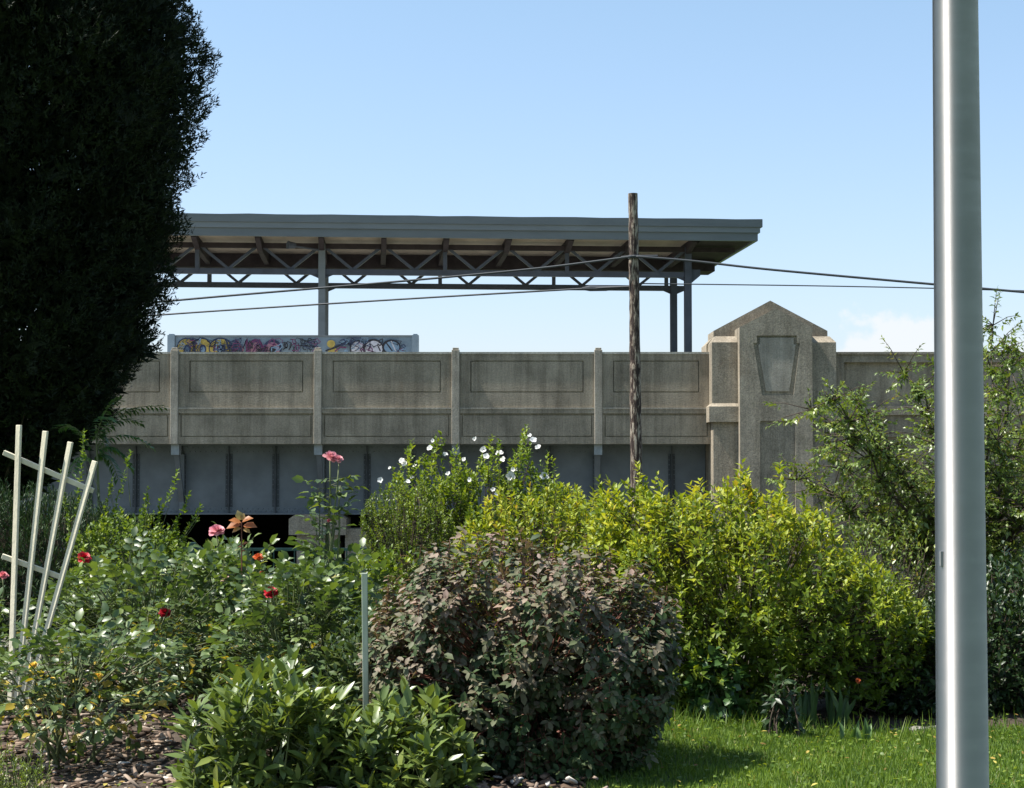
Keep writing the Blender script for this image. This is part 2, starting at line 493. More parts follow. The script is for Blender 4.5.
# deck and underside
GY = 51.3
dk = MB(); dk.box(x0, XR, YF + .5, 77.0, z7 + .02, z7 + .9)
dk.build('deck', M['conc'], via)
MB().box(x0, XR - .02, YF + .52, 76.9, z7 + .9, z7 + 1.0).build('platform_surface', M['platform'], via)
zg0, zg1 = Z(513, GY), z7 + .02
g = MB(); g.box(x0, XR, GY, GY + .05, zg0, zg1)
fl = MB(); rv = g; fl.box(x0, XR, GY - .16, GY + .2, zg0 - .04, zg0); fl.box(x0, XR, GY - .025, GY, zg0, zg0 + .17); fl.box(x0, XR, GY - .16, GY + .2, zg1 - .05, zg1 - .004)
fl.box(x0, XR, GY - .025, GY, zg1 - .28, zg1 - .05)
xs_st = []
for (a, b) in bays:
    for j in range(3):
        xs_st.append(a + (b - a) * j / 3.0)
def rivet(mb, x, y, z, r=.022):
    vs = [(x + r * math.cos(t), y, z + r * math.sin(t)) for t in [k * math.pi / 3 for k in range(6)]]
    vs += [(x + r * .55 * math.cos(t), y - r * .6, z + r * .55 * math.sin(t)) for t in [k * math.pi / 3 for k in range(6)]]
    mb.add(vs, [(6, 7, 8, 9, 10, 11)] + [(i, (i + 1) % 6, 6 + (i + 1) % 6, 6 + i) for i in range(6)])
xx = xc(60)
while xx < XR:
    for zz in (zg0 + .05, zg0 + .12, zg1 - .10, zg1 - .22):
        rivet(rv, xx + (.07 if zz in (zg0 + .12, zg1 - .22) else 0), GY - .025, zz)
    xx += .15
for x in xs_st:
    if x < xc(40): continue
    zz = zg0 + .25
    while zz < zg1 - .3:
        rivet(rv, x - .07, GY - .012, zz, .02); rivet(rv, x + .07, GY - .012, zz, .02); zz += .14
gr = g.build('girder', M['girder'], via); fl.build('flange', M['girder'], gr)
for x in xs_st:
    m = MB(); m.box(x - .1, x + .1, GY - .012, GY, zg0 + .17, zg1 - .28); m.box(x - .012, x + .012, GY - .12, GY - .012, zg0, zg1 - .05)
    m.build('stiffener', M['girder_dk'], gr)
for a in pil:
    m = MB()
    m.bar((a, YF + .30, z7 - .12), (a, GY - .10, zg0 + .35), .12, .14, up=(1, 0, 0))
    br = m.build('bracket', M['girder'], via)
    m = MB(); m.box(a - .11, a + .11, YF + .12, YF + .42, z7 - .30, z7 - .005)
    m.build('bracket_plate', M['zinc'], br)
    m = MB(); m.box(a - .07, a + .07, GY - .14, GY - .03, zg0 - .02, zg1 - .3)
    m.build('bracket_post', M['girder'], br)
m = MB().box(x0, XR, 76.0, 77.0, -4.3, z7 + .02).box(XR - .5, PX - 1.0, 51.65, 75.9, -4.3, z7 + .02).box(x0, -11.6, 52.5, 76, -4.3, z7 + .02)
m.build('abutment', M['dark'], via)  # rear wall added to block the daylight behind the underpass
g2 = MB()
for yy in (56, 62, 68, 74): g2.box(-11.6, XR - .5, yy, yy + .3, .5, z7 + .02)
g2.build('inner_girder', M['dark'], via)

# concrete pier in the underpass
pr = empty('bridge_pier', (xc(318, 50.8), 51.3, -4.3), 'pale concrete pier with sloped cap standing under the girder beside the tall pink rose', 'pier')
m = MB(); a0, a1 = xc(289, 50.4), xc(346, 50.4)
m.box(a0, a1, 50.4, 52.0, Z(535, 50.4), Z(519, 50.4))
top = [(a0, Z(519, 50.4)), (a1, Z(519, 50.4)), (a1 - .18, Z(514.5, 50.4)), (a0 + .18, Z(514.5, 50.4))]
m.prism(top, 50.4, 52.0); m.build('cap', M['conc_py'], pr)
MB().box(a0 + .2, a1 - .2, 50.6, 51.8, -4.3, Z(535, 50.4)).build('shaft', M['conc_py'], pr)
wl = MB().box(xc(346, 50.9), xc(470, 50.9), 50.7, 51.9, -4.3, Z(528.5, 50.9)).build('underpass_wall', M['conc_py'])
tag(wl, 'low concrete wall beside the pier under the girder, half hidden by shrubs', 'wall')

# ---------------------------------------------------------------- pylon
import bmesh
def plate(mb, outer, holes, y0, y1):
    """front face at y0 with holes, side walls through to y1"""
    bm = bmesh.new(); loops = [outer] + holes; edges = []
    for lp in loops:
        vs = [bm.verts.new((x, y0, z)) for x, z in lp]
        for i in range(len(vs)): edges.append(bm.edges.new((vs[i], vs[(i + 1) % len(vs)])))
    bmesh.ops.triangle_fill(bm, edges=edges, use_beauty=True, use_dissolve=False, normal=(0, -1, 0))
    bm.verts.index_update()
    mb.add([v.co[:] for v in bm.verts], [tuple(v.index for v in f.verts) for f in bm.faces])
    bm.free()
    for lp in loops:
        n = len(lp)
        mb.add([(x, y0, z) for x, z in lp] + [(x, y1, z) for x, z in lp], [(i, n + i, n + (i + 1) % n, (i + 1) % n) for i in range(n)])
PX = 7.19
py_ = empty('bridge_pylon', (PX, 50.5, -4.3), 'tall gabled concrete pylon with a keystone panel at the end of the bridge', 'pylon')
zA = Z(404.6, 49.2); zB = Z(421.9, 49.2)
zs = Z(342.3, 49.3)
body = MB()
body.box(PX - 1.67, PX + 1.67, 49.36, 51.6, -4.3, zB)                   # below the band
body.box(PX - 1.705, PX + 1.705, 49.3, 50.2, zA, zs)                    # front half above the band
body.box(PX - 1.76, PX + 1.76, 50.2, 51.5, zA, zs)
# sloping shoulders up to the gable block
gz0 = Z(337.4, 50.0)
for (hw, ya, yb) in ((1.705, 49.3, 50.2), (1.76, 50.2, 51.5)):
    vs = [(PX - hw, ya, zs), (PX + hw, ya, zs), (PX + hw, yb, zs), (PX - hw, yb, zs),
          (PX - 1.58, max(ya, 49.6), gz0), (PX + 1.58, max(ya, 49.6), gz0), (PX + 1.58, yb, gz0), (PX - 1.58, yb, gz0)]
    body.add(vs, [(0, 1, 5, 4), (1, 2, 6, 5), (2, 3, 7, 6), (3, 0, 4, 7), (4, 5, 6, 7)])
body.build('shaft', M['conc_py'], py_)
band = MB()
band.box(PX - 1.80, PX + 1.80, 49.18, 50.25, zB, zA - .05); band.box(PX - 1.90, PX + 1.90, 50.25, 51.6, zB, zA - .05)
vs = [(PX - 1.80, 49.18, zA - .05), (PX + 1.80, 49.18, zA - .05), (PX + 1.80, 50.3, zA - .05), (PX - 1.80, 50.3, zA - .05),
      (PX - 1.70, 49.3, zA + .04), (PX + 1.70, 49.3, zA + .04), (PX + 1.70, 50.3, zA + .04), (PX - 1.70, 50.3, zA + .04)]
band.add(vs, [(0, 1, 5, 4), (1, 2, 6, 5), (2, 3, 7, 6), (3, 0, 4, 7), (4, 5, 6, 7)])
band.build('cornice_band', M['conc_py'], py_)
gab = MB(); ze = Z(331, 50.0); za = Z(300.7, 50.0)
gab.prism([(PX - 1.585, gz0 - .05), (PX + 1.585, gz0 - .05), (PX + 1.585, ze), (PX, za), (PX - 1.585, ze)], 49.95, 51.4)
gab.build('gable', M['conc_py'], py_)
D1 = 48.9
def q(px, py): p = at(px, py, D1); return (p.x, p.z)
slab = MB()
xl, xr = q(739.8, 400)[0], q(812.6, 400)[0]
zle = Z(327.3, D1); zap = Z(308.5, D1)
outer = [(xl, -4.3), (xr, -4.3), (xr, zle), ((xl + xr) / 2, zap), (xl, zle)]
key = [q(*p) for p in ((762, 395.2), (793.5, 395.2), (800, 343.5), (797, 343), (797, 335.5), (757, 335.5), (757, 343), (753.5, 343.5))]
niche = [(q(760, 500)[0], -4.0), (q(795.3, 500)[0], -4.0), q(795.3, 421), q(760, 421)]
plate(slab, outer, [key, niche], D1, D1 + .07)
slab.prism([(xl, -4.3), (xr, -4.3), (xr, zle), ((xl + xr) / 2, zap), (xl, zle)], D1 + .071, D1 + 1.2)
slab.build('front_slab', M['conc_py'], py_)
ks = MB()
ks.prism([q(*p) for p in ((766, 391.5), (789.5, 391.5), (796, 345), (794, 344), (794, 337.8), (760, 337.8), (760, 344), (758, 345))], D1 + .025, D1 + .075)
ks.build('keystone_panel', M['conc_lt'], py_, bevel=.01)

# ---------------------------------------------------------------- wall to the right of the pylon
rw = empty('retaining_wall', (16, 50.3, -4.3), 'panelled concrete retaining wall running right from the pylon behind the small tree', 'wall')
m = MB(); xa, xb = PX + 1.7, 34.0
m.box(xa, xb, 50.16, 50.7, -4.3, zt - .07)
zz1, zz2 = Z(362.2, 50), Z(406, 50)
segs = [(xc(845), xc(1010)), (xc(1030), xc(1195)), (xc(1215), xc(1380)), (xc(1400), xc(1565))]
m.box(xa, xb, 50.0, 50.16, zz1, zt - .07)
pe = xa
for (s0, s1) in segs:
    m.box(pe, s0, 50.0, 50.16, zz2, zz1); pe = s1
m.box(pe, xb, 50.0, 50.16, zz2, zz1)
m.box(xa, xb, 50.02, 50.16, Z(437, 50), Z(415, 50))
pe = xa
for (s0, s1) in segs:
    m.box(pe, s0, 50.03, 50.16, -4.3, Z(437, 50)); pe = s1
m.build('wall_face', M['conc'], rw)
m = MB(); m.box(xa, xb, 49.9, 50.16, Z(415, 50), zz2); m.box(xa, xb, 49.95, 50.74, zt - .07, zt + .0)
m.build('coping', M['conc_py'], rw)
o = MB().box(xa, 34, 50.7, 80, -4.3, 3.2).build('embankment', M['grass_ground']); o['kind'] = 'structure'
o = MB().box(-60, x0 - .01, 50.0, 80, -4.3, 3.2).build('embankment', M['grass_ground']); o['kind'] = 'structure'

# ---------------------------------------------------------------- platform canopy
ang = math.atan(0.0775)
ux, uy = math.cos(ang), math.sin(ang)
O = at(321, 470, 63.0)
def cv(u, v, z):
    return Vector((O.x + ux * u - uy * v, O.y + uy * u + ux * v, z))
can = empty('platform_canopy', cv(0, 2.3, 3.3), 'long flat blue grey station platform canopy on steel posts with open lattice trusses', 'canopy')
def cbox(mb, u0, u1, v0, v1, za_, zb_, mi=0):
    vs = [cv(u, v, z) for z in (za_, zb_) for v in (v0, v1) for u in (u0, u1)]
    mb.add(vs, [(0, 2, 3, 1), (4, 5, 7, 6), (0, 1, 5, 4), (2, 6, 7, 3), (0, 4, 6, 2), (1, 3, 7, 5)], mi)
ZU, ZT = EYE + 7.97, EYE + 8.71
U0, U1, V0, V1 = -22.0, 15.28, -1.9, 7.6
m = MB(); cbox(m, U0 + .3, U1 - .3, V0 + .25, V1 - .2, ZU + .12, ZT - .08); m.build('roof', M['soffit'], can)
m = MB(); cbox(m, 13.2, U1 - .31, V0 + .3, V1 - .32, ZU + .02, ZU + .108); m.build('end_soffit', M['steel_dk'], can)
m = MB(); nseg = 40
lr = np.random.default_rng(3)
zw = [ZT + lr.uniform(-.012, .012) for _ in range(nseg + 1)]
for i in range(nseg):
    ua = U0 + (U1 - U0) * i / nseg; ub = U0 + (U1 - U0) * (i + 1) / nseg
    vs = [cv(ua, V0, ZT - .27), cv(ub, V0, ZT - .27), cv(ub, V0, zw[i + 1]), cv(ua, V0, zw[i]),
          cv(ua, V1, ZT - .27), cv(ub, V1, ZT - .27), cv(ub, V1, zw[i + 1]), cv(ua, V1, zw[i])]
    m.add(vs, [(0, 1, 2, 3), (3, 2, 6, 7), (7, 6, 5, 4), (0, 4, 5, 1)])
cbox(m, U0, U0 + .01, V0, V1, ZT - .27, ZT); cbox(m, U1, U1 + .012, V0, V1, ZT - .27, ZT)
m.build('roof_edge', M['fascia'], can)
def rim(mb, inset, za_, zb_, t=.12):
    cbox(mb, U0 + inset, U1 - inset, V0 + inset, V0 + inset + t, za_, zb_)
    cbox(mb, U0 + inset, U1 - inset, V1 - inset - t, V1 - inset, za_, zb_)
    cbox(mb, U1 - inset - t, U1 - inset, V0 + inset + t, V1 - inset - t, za_, zb_)
m = MB(); rim(m, .06, ZT - .46, ZT - .272); m.build('fascia', M['fascia_lt'], can)
m = MB(); rim(m, .13, ZT - .74, ZT - .463); m.build('fascia', M['fascia'], can)
ZC = EYE + 6.95
BW = 12.95 / 3.0 / ux
UE = 12.95 / ux
nb = 6
for v in (0.0, 4.7):
    for j, (sz, top) in enumerate(((.21, 0), )):
        m = MB(); cbox(m, U0 + 3, UE + .15, v - .08, v + .08, ZC - .10, ZC + .10)
        m.build('chord', M['steel'], can)
    m = MB(); cbox(m, U0 + 1, U1 - .6, v - .08, v + .08, ZU - .20, ZU - .02); m.build('chord', M['steel_dk'], can)
    zu = ZU - .05; zl = ZC + .08
    for b in range(-2, 3):
        ua = UE + BW * (b - 2)
        for kx in range(4):
            p0 = ua - BW + BW * 0 + BW * kx / 4.0; p1 = p0 + BW / 4.0
            a_, b_ = ((zu, zl) if kx % 2 == 0 else (zl, zu))
            m = MB(); m.bar(cv(p0, v, a_), cv(p1, v, b_), .10, .12, up=(0, 1, 0)); m.build('diagonal', M['steel'], can)
        m = MB(); m.bar(cv(ua, v, ZC), cv(ua, v, zu), .14, .20, up=(0, 1, 0)); m.build('upright', M['steel'], can)
# cross beams and purlins
for b in range(-8, 7):
    ub = UE - BW / 2 * (5 - b)
    if ub > U1 - 1: continue
    m = MB()
    vs = []
    for (v, zl) in ((V0 + .4, ZU - .02), (0, ZU - .30), (4.7, ZU - .30), (V1 - .3, ZU - .02)):
        vs += [cv(ub - .09, v, ZU + .117), cv(ub + .09, v, ZU + .117), cv(ub + .09, v, zl), cv(ub - .09, v, zl)]
    fs = [(0, 1, 2, 3)[::-1], (12, 13, 14, 15)]
    for s in range(3):
        for kk in range(4): fs.append((s * 4 + kk, s * 4 + (kk + 1) % 4, s * 4 + 4 + (kk + 1) % 4, s * 4 + 4 + kk))
    m.add(vs, fs); m.build('cross_beam', M['steel_dk'], can)
m = MB(); cbox(m, U0 + .5, U1 - .5, 4.2, 5.6, ZU - .40, ZU + .114); m.build('gutter_beam', M['steel_dk'], can)
for v in (6.1,):
    m = MB(); cbox(m, U0 + .5, U1 - .5, v - .06, v + .06, ZU - .16, ZU + .112); m.build('purlin', M['steel_dk'], can)
for (u, v) in ((-UE, 0), (-UE, 4.7), (0, 0), (0, 4.7), (UE, 0), (UE + .28, 4.7)):
    m = MB()
    w = .12
    cbox(m, u - w, u + w, v - .14, v - .11, 3.25, ZC + (1.0 if v == 0 else .5)); cbox(m, u - w, u + w, v + .11, v + .14, 3.25, ZC + .5)
    cbox(m, u - .015, u + .015, v - .11, v + .11, 3.25, ZC + .5)
    ps = m.build('post', M['fascia_lt'] if u == 0 else M['steel'], can)
    m = MB()
    for s in (-1, 1):
        if u == UE and s == 1: 
            pts = [(u + .12, ZC - .30), (u + .45, ZC - .02), (u + .45, ZC + .2), (u + .12, ZC + .2)]
        else:
            pts = [(u + s * .12, ZC - .22), (u + s * .40, ZC - .10), (u + s * .40, ZC + .1), (u + s * .12, ZC + .1)]
        vv = [cv(a, v - .02, z) for a, z in pts] + [cv(a, v + .02, z) for a, z in pts]
        m.add(vv, [(0, 1, 2, 3), (7, 6, 5, 4)] + [(i, 4 + i, 4 + (i + 1) % 4, (i + 1) % 4) for i in range(4)])
        m.build('gusset', M['steel'], ps); m = MB()
m = MB(); cbox(m, -.20, -.12, -.22, -.1, 5.9, 6.15); m.build('junction_box', M['zinc'], can)
# floodlight on its arm under the roof
m = MB(); m.tube([cv(-1.0, -.9, ZU - .22), cv(-.1, -.3, ZU - .28)], .035, 6); m.tube([cv(-1.15, -.98, ZU - .2), cv(-.9, -.85, ZU - .2)], [.14, .10], 8)
m.build('light_fitting', M['steel'], can)

# ---------------------------------------------------------------- platform panel with graffiti
DP = 56.0
gf = empty('platform_fence', (X(293, DP), DP + .1, 3.3), 'pale blue platform screen covered in graffiti between two square posts', 'fence')
def g2p(cx, cy): p = at(160 + cx / 3.657, 310 + cy / 3.657, DP); return p.x, p.z
zp1 = g2p(0, 98)[1]
xp0, xp1 = g2p(58, 0)[0], g2p(922, 0)[0]
m = MB(); m.box(xp0, xp1, DP, DP + .08, 3.3, zp1)
pan = m.build('screen_panel', M['panel'], gf)
m = MB(); m.box(xp0, xp1, DP - .03, DP + .11, zp1, zp1 + .05); m.build('top_rail', M['fascia_lt'], gf)
for (a, b) in ((30, 56), (922, 946)):
    m = MB(); xa_, xb_ = g2p(a, 0)[0], g2p(b, 0)[0]
    m.box(xa_, xb_, DP - .10, DP + .25, 3.3, g2p(0, 92)[1]); m.box(xa_ + .04, xb_ - .04, DP - .06, DP + .21, g2p(0, 92)[1], g2p(0, 88)[1])
    m.build('fence_post', M['panel'], gf)
GM = [plain('spray yellow', (.36, .27, .06), .6), plain('spray navy', (.02, .03, .07), .6), plain('spray pink', (.28, .15, .19), .6),
      plain('spray plum', (.12, .03, .09), .6), plain('spray white', (.42, .43, .48), .6), plain('spray black', (.015, .015, .02), .6), plain('spray sky', (.14, .22, .31), .6)]
gm = MB(); lay = [0]
def ell(cx, cy, rx, ry, mi, a0=0, a1=360):
    lay[0] += 1; y = DP - .002 - .0012 * lay[0]
    pts = [g2p(cx, cy)] + [g2p(cx + rx * math.cos(R(t)), cy - ry * math.sin(R(t))) for t in np.linspace(a0, a1, 20)]
    vs = [(x, y, z) for x, z in pts]
    gm.add(vs, [(0, i, i + 1) for i in range(1, 20)], mi)
def rib(pts, w, mi):
    lay[0] += 1; y = DP - .002 - .0012 * lay[0]
    P = [Vector((p[0], -p[1])) for p in pts]
    vs = []
    for i, p in enumerate(P):
        d = (P[min(i + 1, len(P) - 1)] - P[max(i - 1, 0)]); d = Vector((-d.y, d.x)).normalized() * (w / 2)
        for sgn in (1, -1):
            qx, qz = g2p(p.x + sgn * d.x, -(p.y + sgn * d.y)); vs.append((qx, y, qz))
    gm.add(vs, [(2 * i, 2 * i + 1, 2 * i + 3, 2 * i + 2) for i in range(len(P) - 1)], mi)
def arc(cx, cy, rx, ry, a0, a1, n=14): return [(cx + rx * math.cos(R(t)), cy - ry * math.sin(R(t))) for t in np.linspace(a0, a1, n)]
# yellow bubble letters with navy outlines
for (cx, rx) in ((97, 33), (155, 31), (222, 40)):
    ell(cx, 140, rx + 4, 39, 1); ell(cx, 140, rx, 34, 0); ell(cx + 2, 143, rx * .42, 17, 1); ell(cx + 2, 145, rx * .25, 11, 6)
rib([(120, 104), (132, 170)], 5, 1); rib([(196, 150), (206, 108), (228, 140), (240, 106), (262, 168)], 6, 1)
rib(arc(135, 120, 10, 12, 20, 200), 3, 5); rib([(145, 92), (149, 110)], 2.5, 5)
# plum and pink letters
rib([(268, 165), (280, 108), (300, 150), (316, 108), (322, 165)], 13, 3)
rib([(276, 165), (288, 112), (306, 150)], 5, 2)
ell(350, 140, 28, 34, 3); ell(350, 142, 20, 25, 2); rib([(330, 170), (366, 108)], 5, 3)
ell(412, 142, 34, 34, 1); ell(412, 144, 26, 26, 2); ell(412, 146, 12, 14, 5)
# thin black tags
rib([(448, 120), (462, 118), (452, 132), (466, 134), (450, 146)], 3, 5)
rib([(474, 146), (478, 122), (488, 138), (496, 120), (500, 146)], 3, 5)
rib([(505, 120), (512, 142), (520, 122)], 2.5, 5)
for (cx, cy) in ((522, 116), (536, 122), (548, 112), (560, 124), (530, 138), (552, 138)):
    rib(arc(cx, cy, 7, 8, 0, 320, 9), 3, 5)
rib([(512, 108), (540, 114), (572, 106)], 3, 5); rib([(516, 130), (570, 134)], 3, 5)
# right hand piece
ell(626, 124, 15, 14, 0); ell(632, 150, 18, 12, 0)
rib([(606, 150), (640, 138), (664, 126), (700, 122), (720, 116)], 6, 5); rib([(640, 152), (660, 136), (682, 138)], 5, 3)
ell(724, 142, 30, 32, 5); ell(724, 143, 25, 27, 4)
ell(780, 142, 38, 36, 5); ell(782, 143, 32, 30, 4); rib([(762, 150), (772, 124), (782, 136), (796, 128), (806, 150)], 5, 5)
ell(846, 136, 34, 28, 5); ell(848, 137, 28, 22, 6); rib([(826, 118), (850, 150)], 5, 5); rib([(846, 114), (862, 150)], 4, 4)
rib([(926, 108), (936, 118), (928, 130), (938, 144)], 3, 5)
gr_ = np.random.default_rng(12)
for (xa1, xb1, nn) in ((64, 260, 26), (262, 445, 24), (446, 575, 12), (600, 905, 22)):
    for _i in range(nn):
        cx = gr_.uniform(xa1, xb1); cy = gr_.uniform(108, 158); w_ = gr_.uniform(6, 20)
        pts = [(cx + w_ * math.sin(t * gr_.uniform(.8, 1.6)) + t * gr_.uniform(-2, 3), cy + gr_.uniform(5, 16) * math.cos(t * 1.3)) for t in np.linspace(0, 5, 9)]
        pts = [(x, max(y, 103)) for x, y in pts]
        rib(pts, gr_.uniform(1.5, 4.5), int(gr_.choice([1, 5, 3, 6, 5, 1])))
gm.build('graffiti', GM, pan)

# ---------------------------------------------------------------- wooden utility pole and cables
def wood_pole_mat():
    m, nt, out = new_mat('flaking pole timber')
    a = noise(nt, 3.2, 7, .72, mapping=(5, 5, 1.0))
    c = ramp(nt, a, [(.42, (.022, .012, .009)), (.51, (.06, .036, .026)), (.54, (.26, .215, .165)), (.68, (.40, .36, .30))])
    b = noise(nt, 8, 5, .6, mapping=(4, 4, .7))
    c = mixrgb(nt, .7, c, ramp(nt, b, [(.38, (.35, .28, .24)), (.58, (1.1, 1.1, 1.1))]), 'MULTIPLY')
    p = nt.nodes.new('ShaderNodeBsdfPrincipled'); nt.links.new(c, p.inputs['Base Color']); p.inputs['Roughness'].default_value = .9
    bp = nt.nodes.new('ShaderNodeBump'); bp.inputs['Distance'].default_value = .04
    nt.links.new(a, bp.inputs['Height']); nt.links.new(bp.outputs[0], p.inputs['Normal'])
    nt.links.new(p.outputs[0], out.inputs[0]); return m
M['pole'] = wood_pole_mat()
DU = 42.0
pt, pb = at(633, 193.5, DU), at(636.5, 480, DU)
dz = (pb - pt) / (pb.z - pt.z)
base = pt + dz * (-4.3 - pt.z)
up = empty('utility_pole', base, 'old brown wooden utility pole with flaking bark in front of the bridge', 'pole')
pts = []; rs = []
for i in range(61):
    t = i / 60.0
    p = base.lerp(pt, t)
    pts.append(p + Vector((lr.uniform(-.006, .006), lr.uniform(-.006, .006), 0))); rs.append(.165 - .055 * t + lr.uniform(-.007, .007))
m = MB(); m.tube(pts, rs, 14); m.build('shaft', M['pole'], up)
pw = at(633.8, 257, DU)
m = MB(); m.tube([pw + Vector((-.30, -.1, -.02)), pw + Vector((0, -.15, .0)), pw + Vector((.55, -.1, .01))], .03, 6)
m.tube([pw + Vector((0, 0, -.04)), pw + Vector((0, 0, .04))], .135, 14)
m.build('cable_clamp', M['wire'], up)
def cable(name, pts, r, label, n=24):
    P = []
    for i in range(len(pts) - 1):
        a, b = pts[i], pts[i + 1]
        for j in range(n):
            t = j / n
            P.append(a.lerp(b, t))
    P.append(pts[-1])
    # smooth
    for _ in range(60):
        P = [P[0]] + [(P[i - 1] + P[i] * 2 + P[i + 1]) / 4 for i in range(1, len(P) - 1)] + [P[-1]]
    mb = MB(); mb.tube(P, r, 6)
    o = mb.build(name, M['wire'], smooth=True)
    return tag(o, label, 'cable')
cable('overhead_cable', [at(-200, 337, 44), at(175, 300, 43.3), at(400, 281.5, 42.6), at(540, 268.5, 42.2), at(632, 256.5, 41.85)], .026, 'upper thick black cable rising from the left to the clamp on the wooden pole')
cable('overhead_cable', [at(636, 256.5, 41.85), at(690, 260.5, 41.6), at(762, 269, 41.2), at(930, 284, 40.5), at(1300, 316, 39)], .027, 'thick black cable sloping down to the right from the wooden pole')
lo = cable('overhead_cable', [at(-200, 344, 47), at(165, 314, 45), at(420, 298, 43.5), at(585, 288.5, 42.4), at(631, 286.5, 42.0)], .022, 'lower black cable on the left with a bulky splice close to the wooden pole')
m = MB(); m.tube([at(582, 288.7, 42.4), at(590, 288.3, 42.38), at(606, 288.5, 42.28), at(622, 287.3, 42.1)], [.03, .07, .06, .03], 8)
m.build('splice', M['wire'], lo)
cable('overhead_cable', [at(637, 283.5, 42.0), at(800, 285.5, 41.5), at(930, 288, 41), at(1300, 299, 40)], .014, 'thin lower cable running right from the wooden pole to the metal pole side')

# teal railing beyond the garden
rl = empty('road_railing', (-4, 26, float(terrain(-4, 26))), 'low dark teal metal railing beyond the roses in front of the underpass', 'railing')
m = MB(); zt_ = Z(548, 26)
m.box(-9, 2, 25.98, 26.02, zt_ - .04, zt_); m.box(-9, 2, 25.98, 26.02, zt_ - .85, zt_ - .81); m.build('rail', M['teal'], rl)
m = MB()
for i in range(74): m.box(-8.99 + i * .15, -8.975 + i * .15, 25.99, 26.01, zt_ - .81, zt_ - .04)
o = m.build('baluster', M['teal'], rl)
for xx in (-9, -6.8, -4.6, -2.7, -.2, 2):
    MB().box(xx - .04, xx + .04, 25.95, 26.05, -1.6, zt_ + .08).build('post', M['teal'], rl)

# ---------------------------------------------------------------- flagpole
def alu_mat():
    m, nt, out = new_mat('brushed aluminium')
    p = nt.nodes.new('ShaderNodeBsdfPrincipled')
    nt.links.new(ramp(nt, noise(nt, 3, 4), [(.3, (.44, .43, .435)), (.7, (.52, .505, .51))]), p.inputs['Base Color'])
    p.inputs['Metallic'].default_value = 1.0
    nt.links.new(ramp(nt, noise(nt, 9, 4, .6, mapping=(1, 1, 4)), [(.3, (.58, .58, .58)), (.7, (.66, .66, .66))]), p.inputs['Roughness'])
    p.inputs['Anisotropic'].default_value = ANISO
    p.inputs['Anisotropic Rotation'].default_value = AROT
    bp = nt.nodes.new('ShaderNodeBump'); bp.inputs['Strength'].default_value = .12; bp.inputs['Distance'].default_value = .002
    nt.links.new(noise(nt, 30, 6, .7, mapping=(1, 1, .25)), bp.inputs['Height']); nt.links.new(bp.outputs[0], p.inputs['Normal'])
    t = nt.nodes.new('ShaderNodeTangent'); t.direction_type = 'RADIAL'; t.axis = 'Z'
    nt.links.new(t.outputs[0], p.inputs['Tangent'])
    nt.links.new(p.outputs[0], out.inputs[0]); return m
ANISO, AROT = .93, 0.25
M['alu'] = alu_mat()
M['steel_plate'] = plain('dull plate', (.16, .165, .17), .6, var=.2)
DF = 5.0
pa, pb = at(955.2, 0, DF), at(962.5, 768, DF)
sl = (pb - pa) / (pb.z - pa.z)
fb = pa + sl * (0 - pa.z); ft = pa + sl * (8.5 - pa.z)
fp = empty('flagpole', fb, 'smooth brushed aluminium flagpole standing close to the camera on the right', 'pole')
pts = [fb.lerp(ft, i / 40) for i in range(41)]
r_at = lambda z: (.0705 + (.0625 - .0705) * ((z - pb.z) / (pa.z - pb.z)))
m = MB(); m.tube(pts, [max(.03, r_at(p.z)) for p in pts], 64); sh = m.build('shaft', M['alu'], fp, smooth=True)
m = MB(); m.tube([fb, fb + Vector((0, 0, .03)), fb + Vector((0, 0, .05)), fb + Vector((0, 0, .12))], [.17, .17, .11, .078], 32); m.build('base_flange', M['alu'], fp)
c_ = at(938.5, 558, DF)
m = MB(); m.box(c_.x - .003, c_.x + .004, DF - .038, DF - .02, c_.z - .02, c_.z + .02); m.build('fixing_plate', M['steel_plate'], fp)

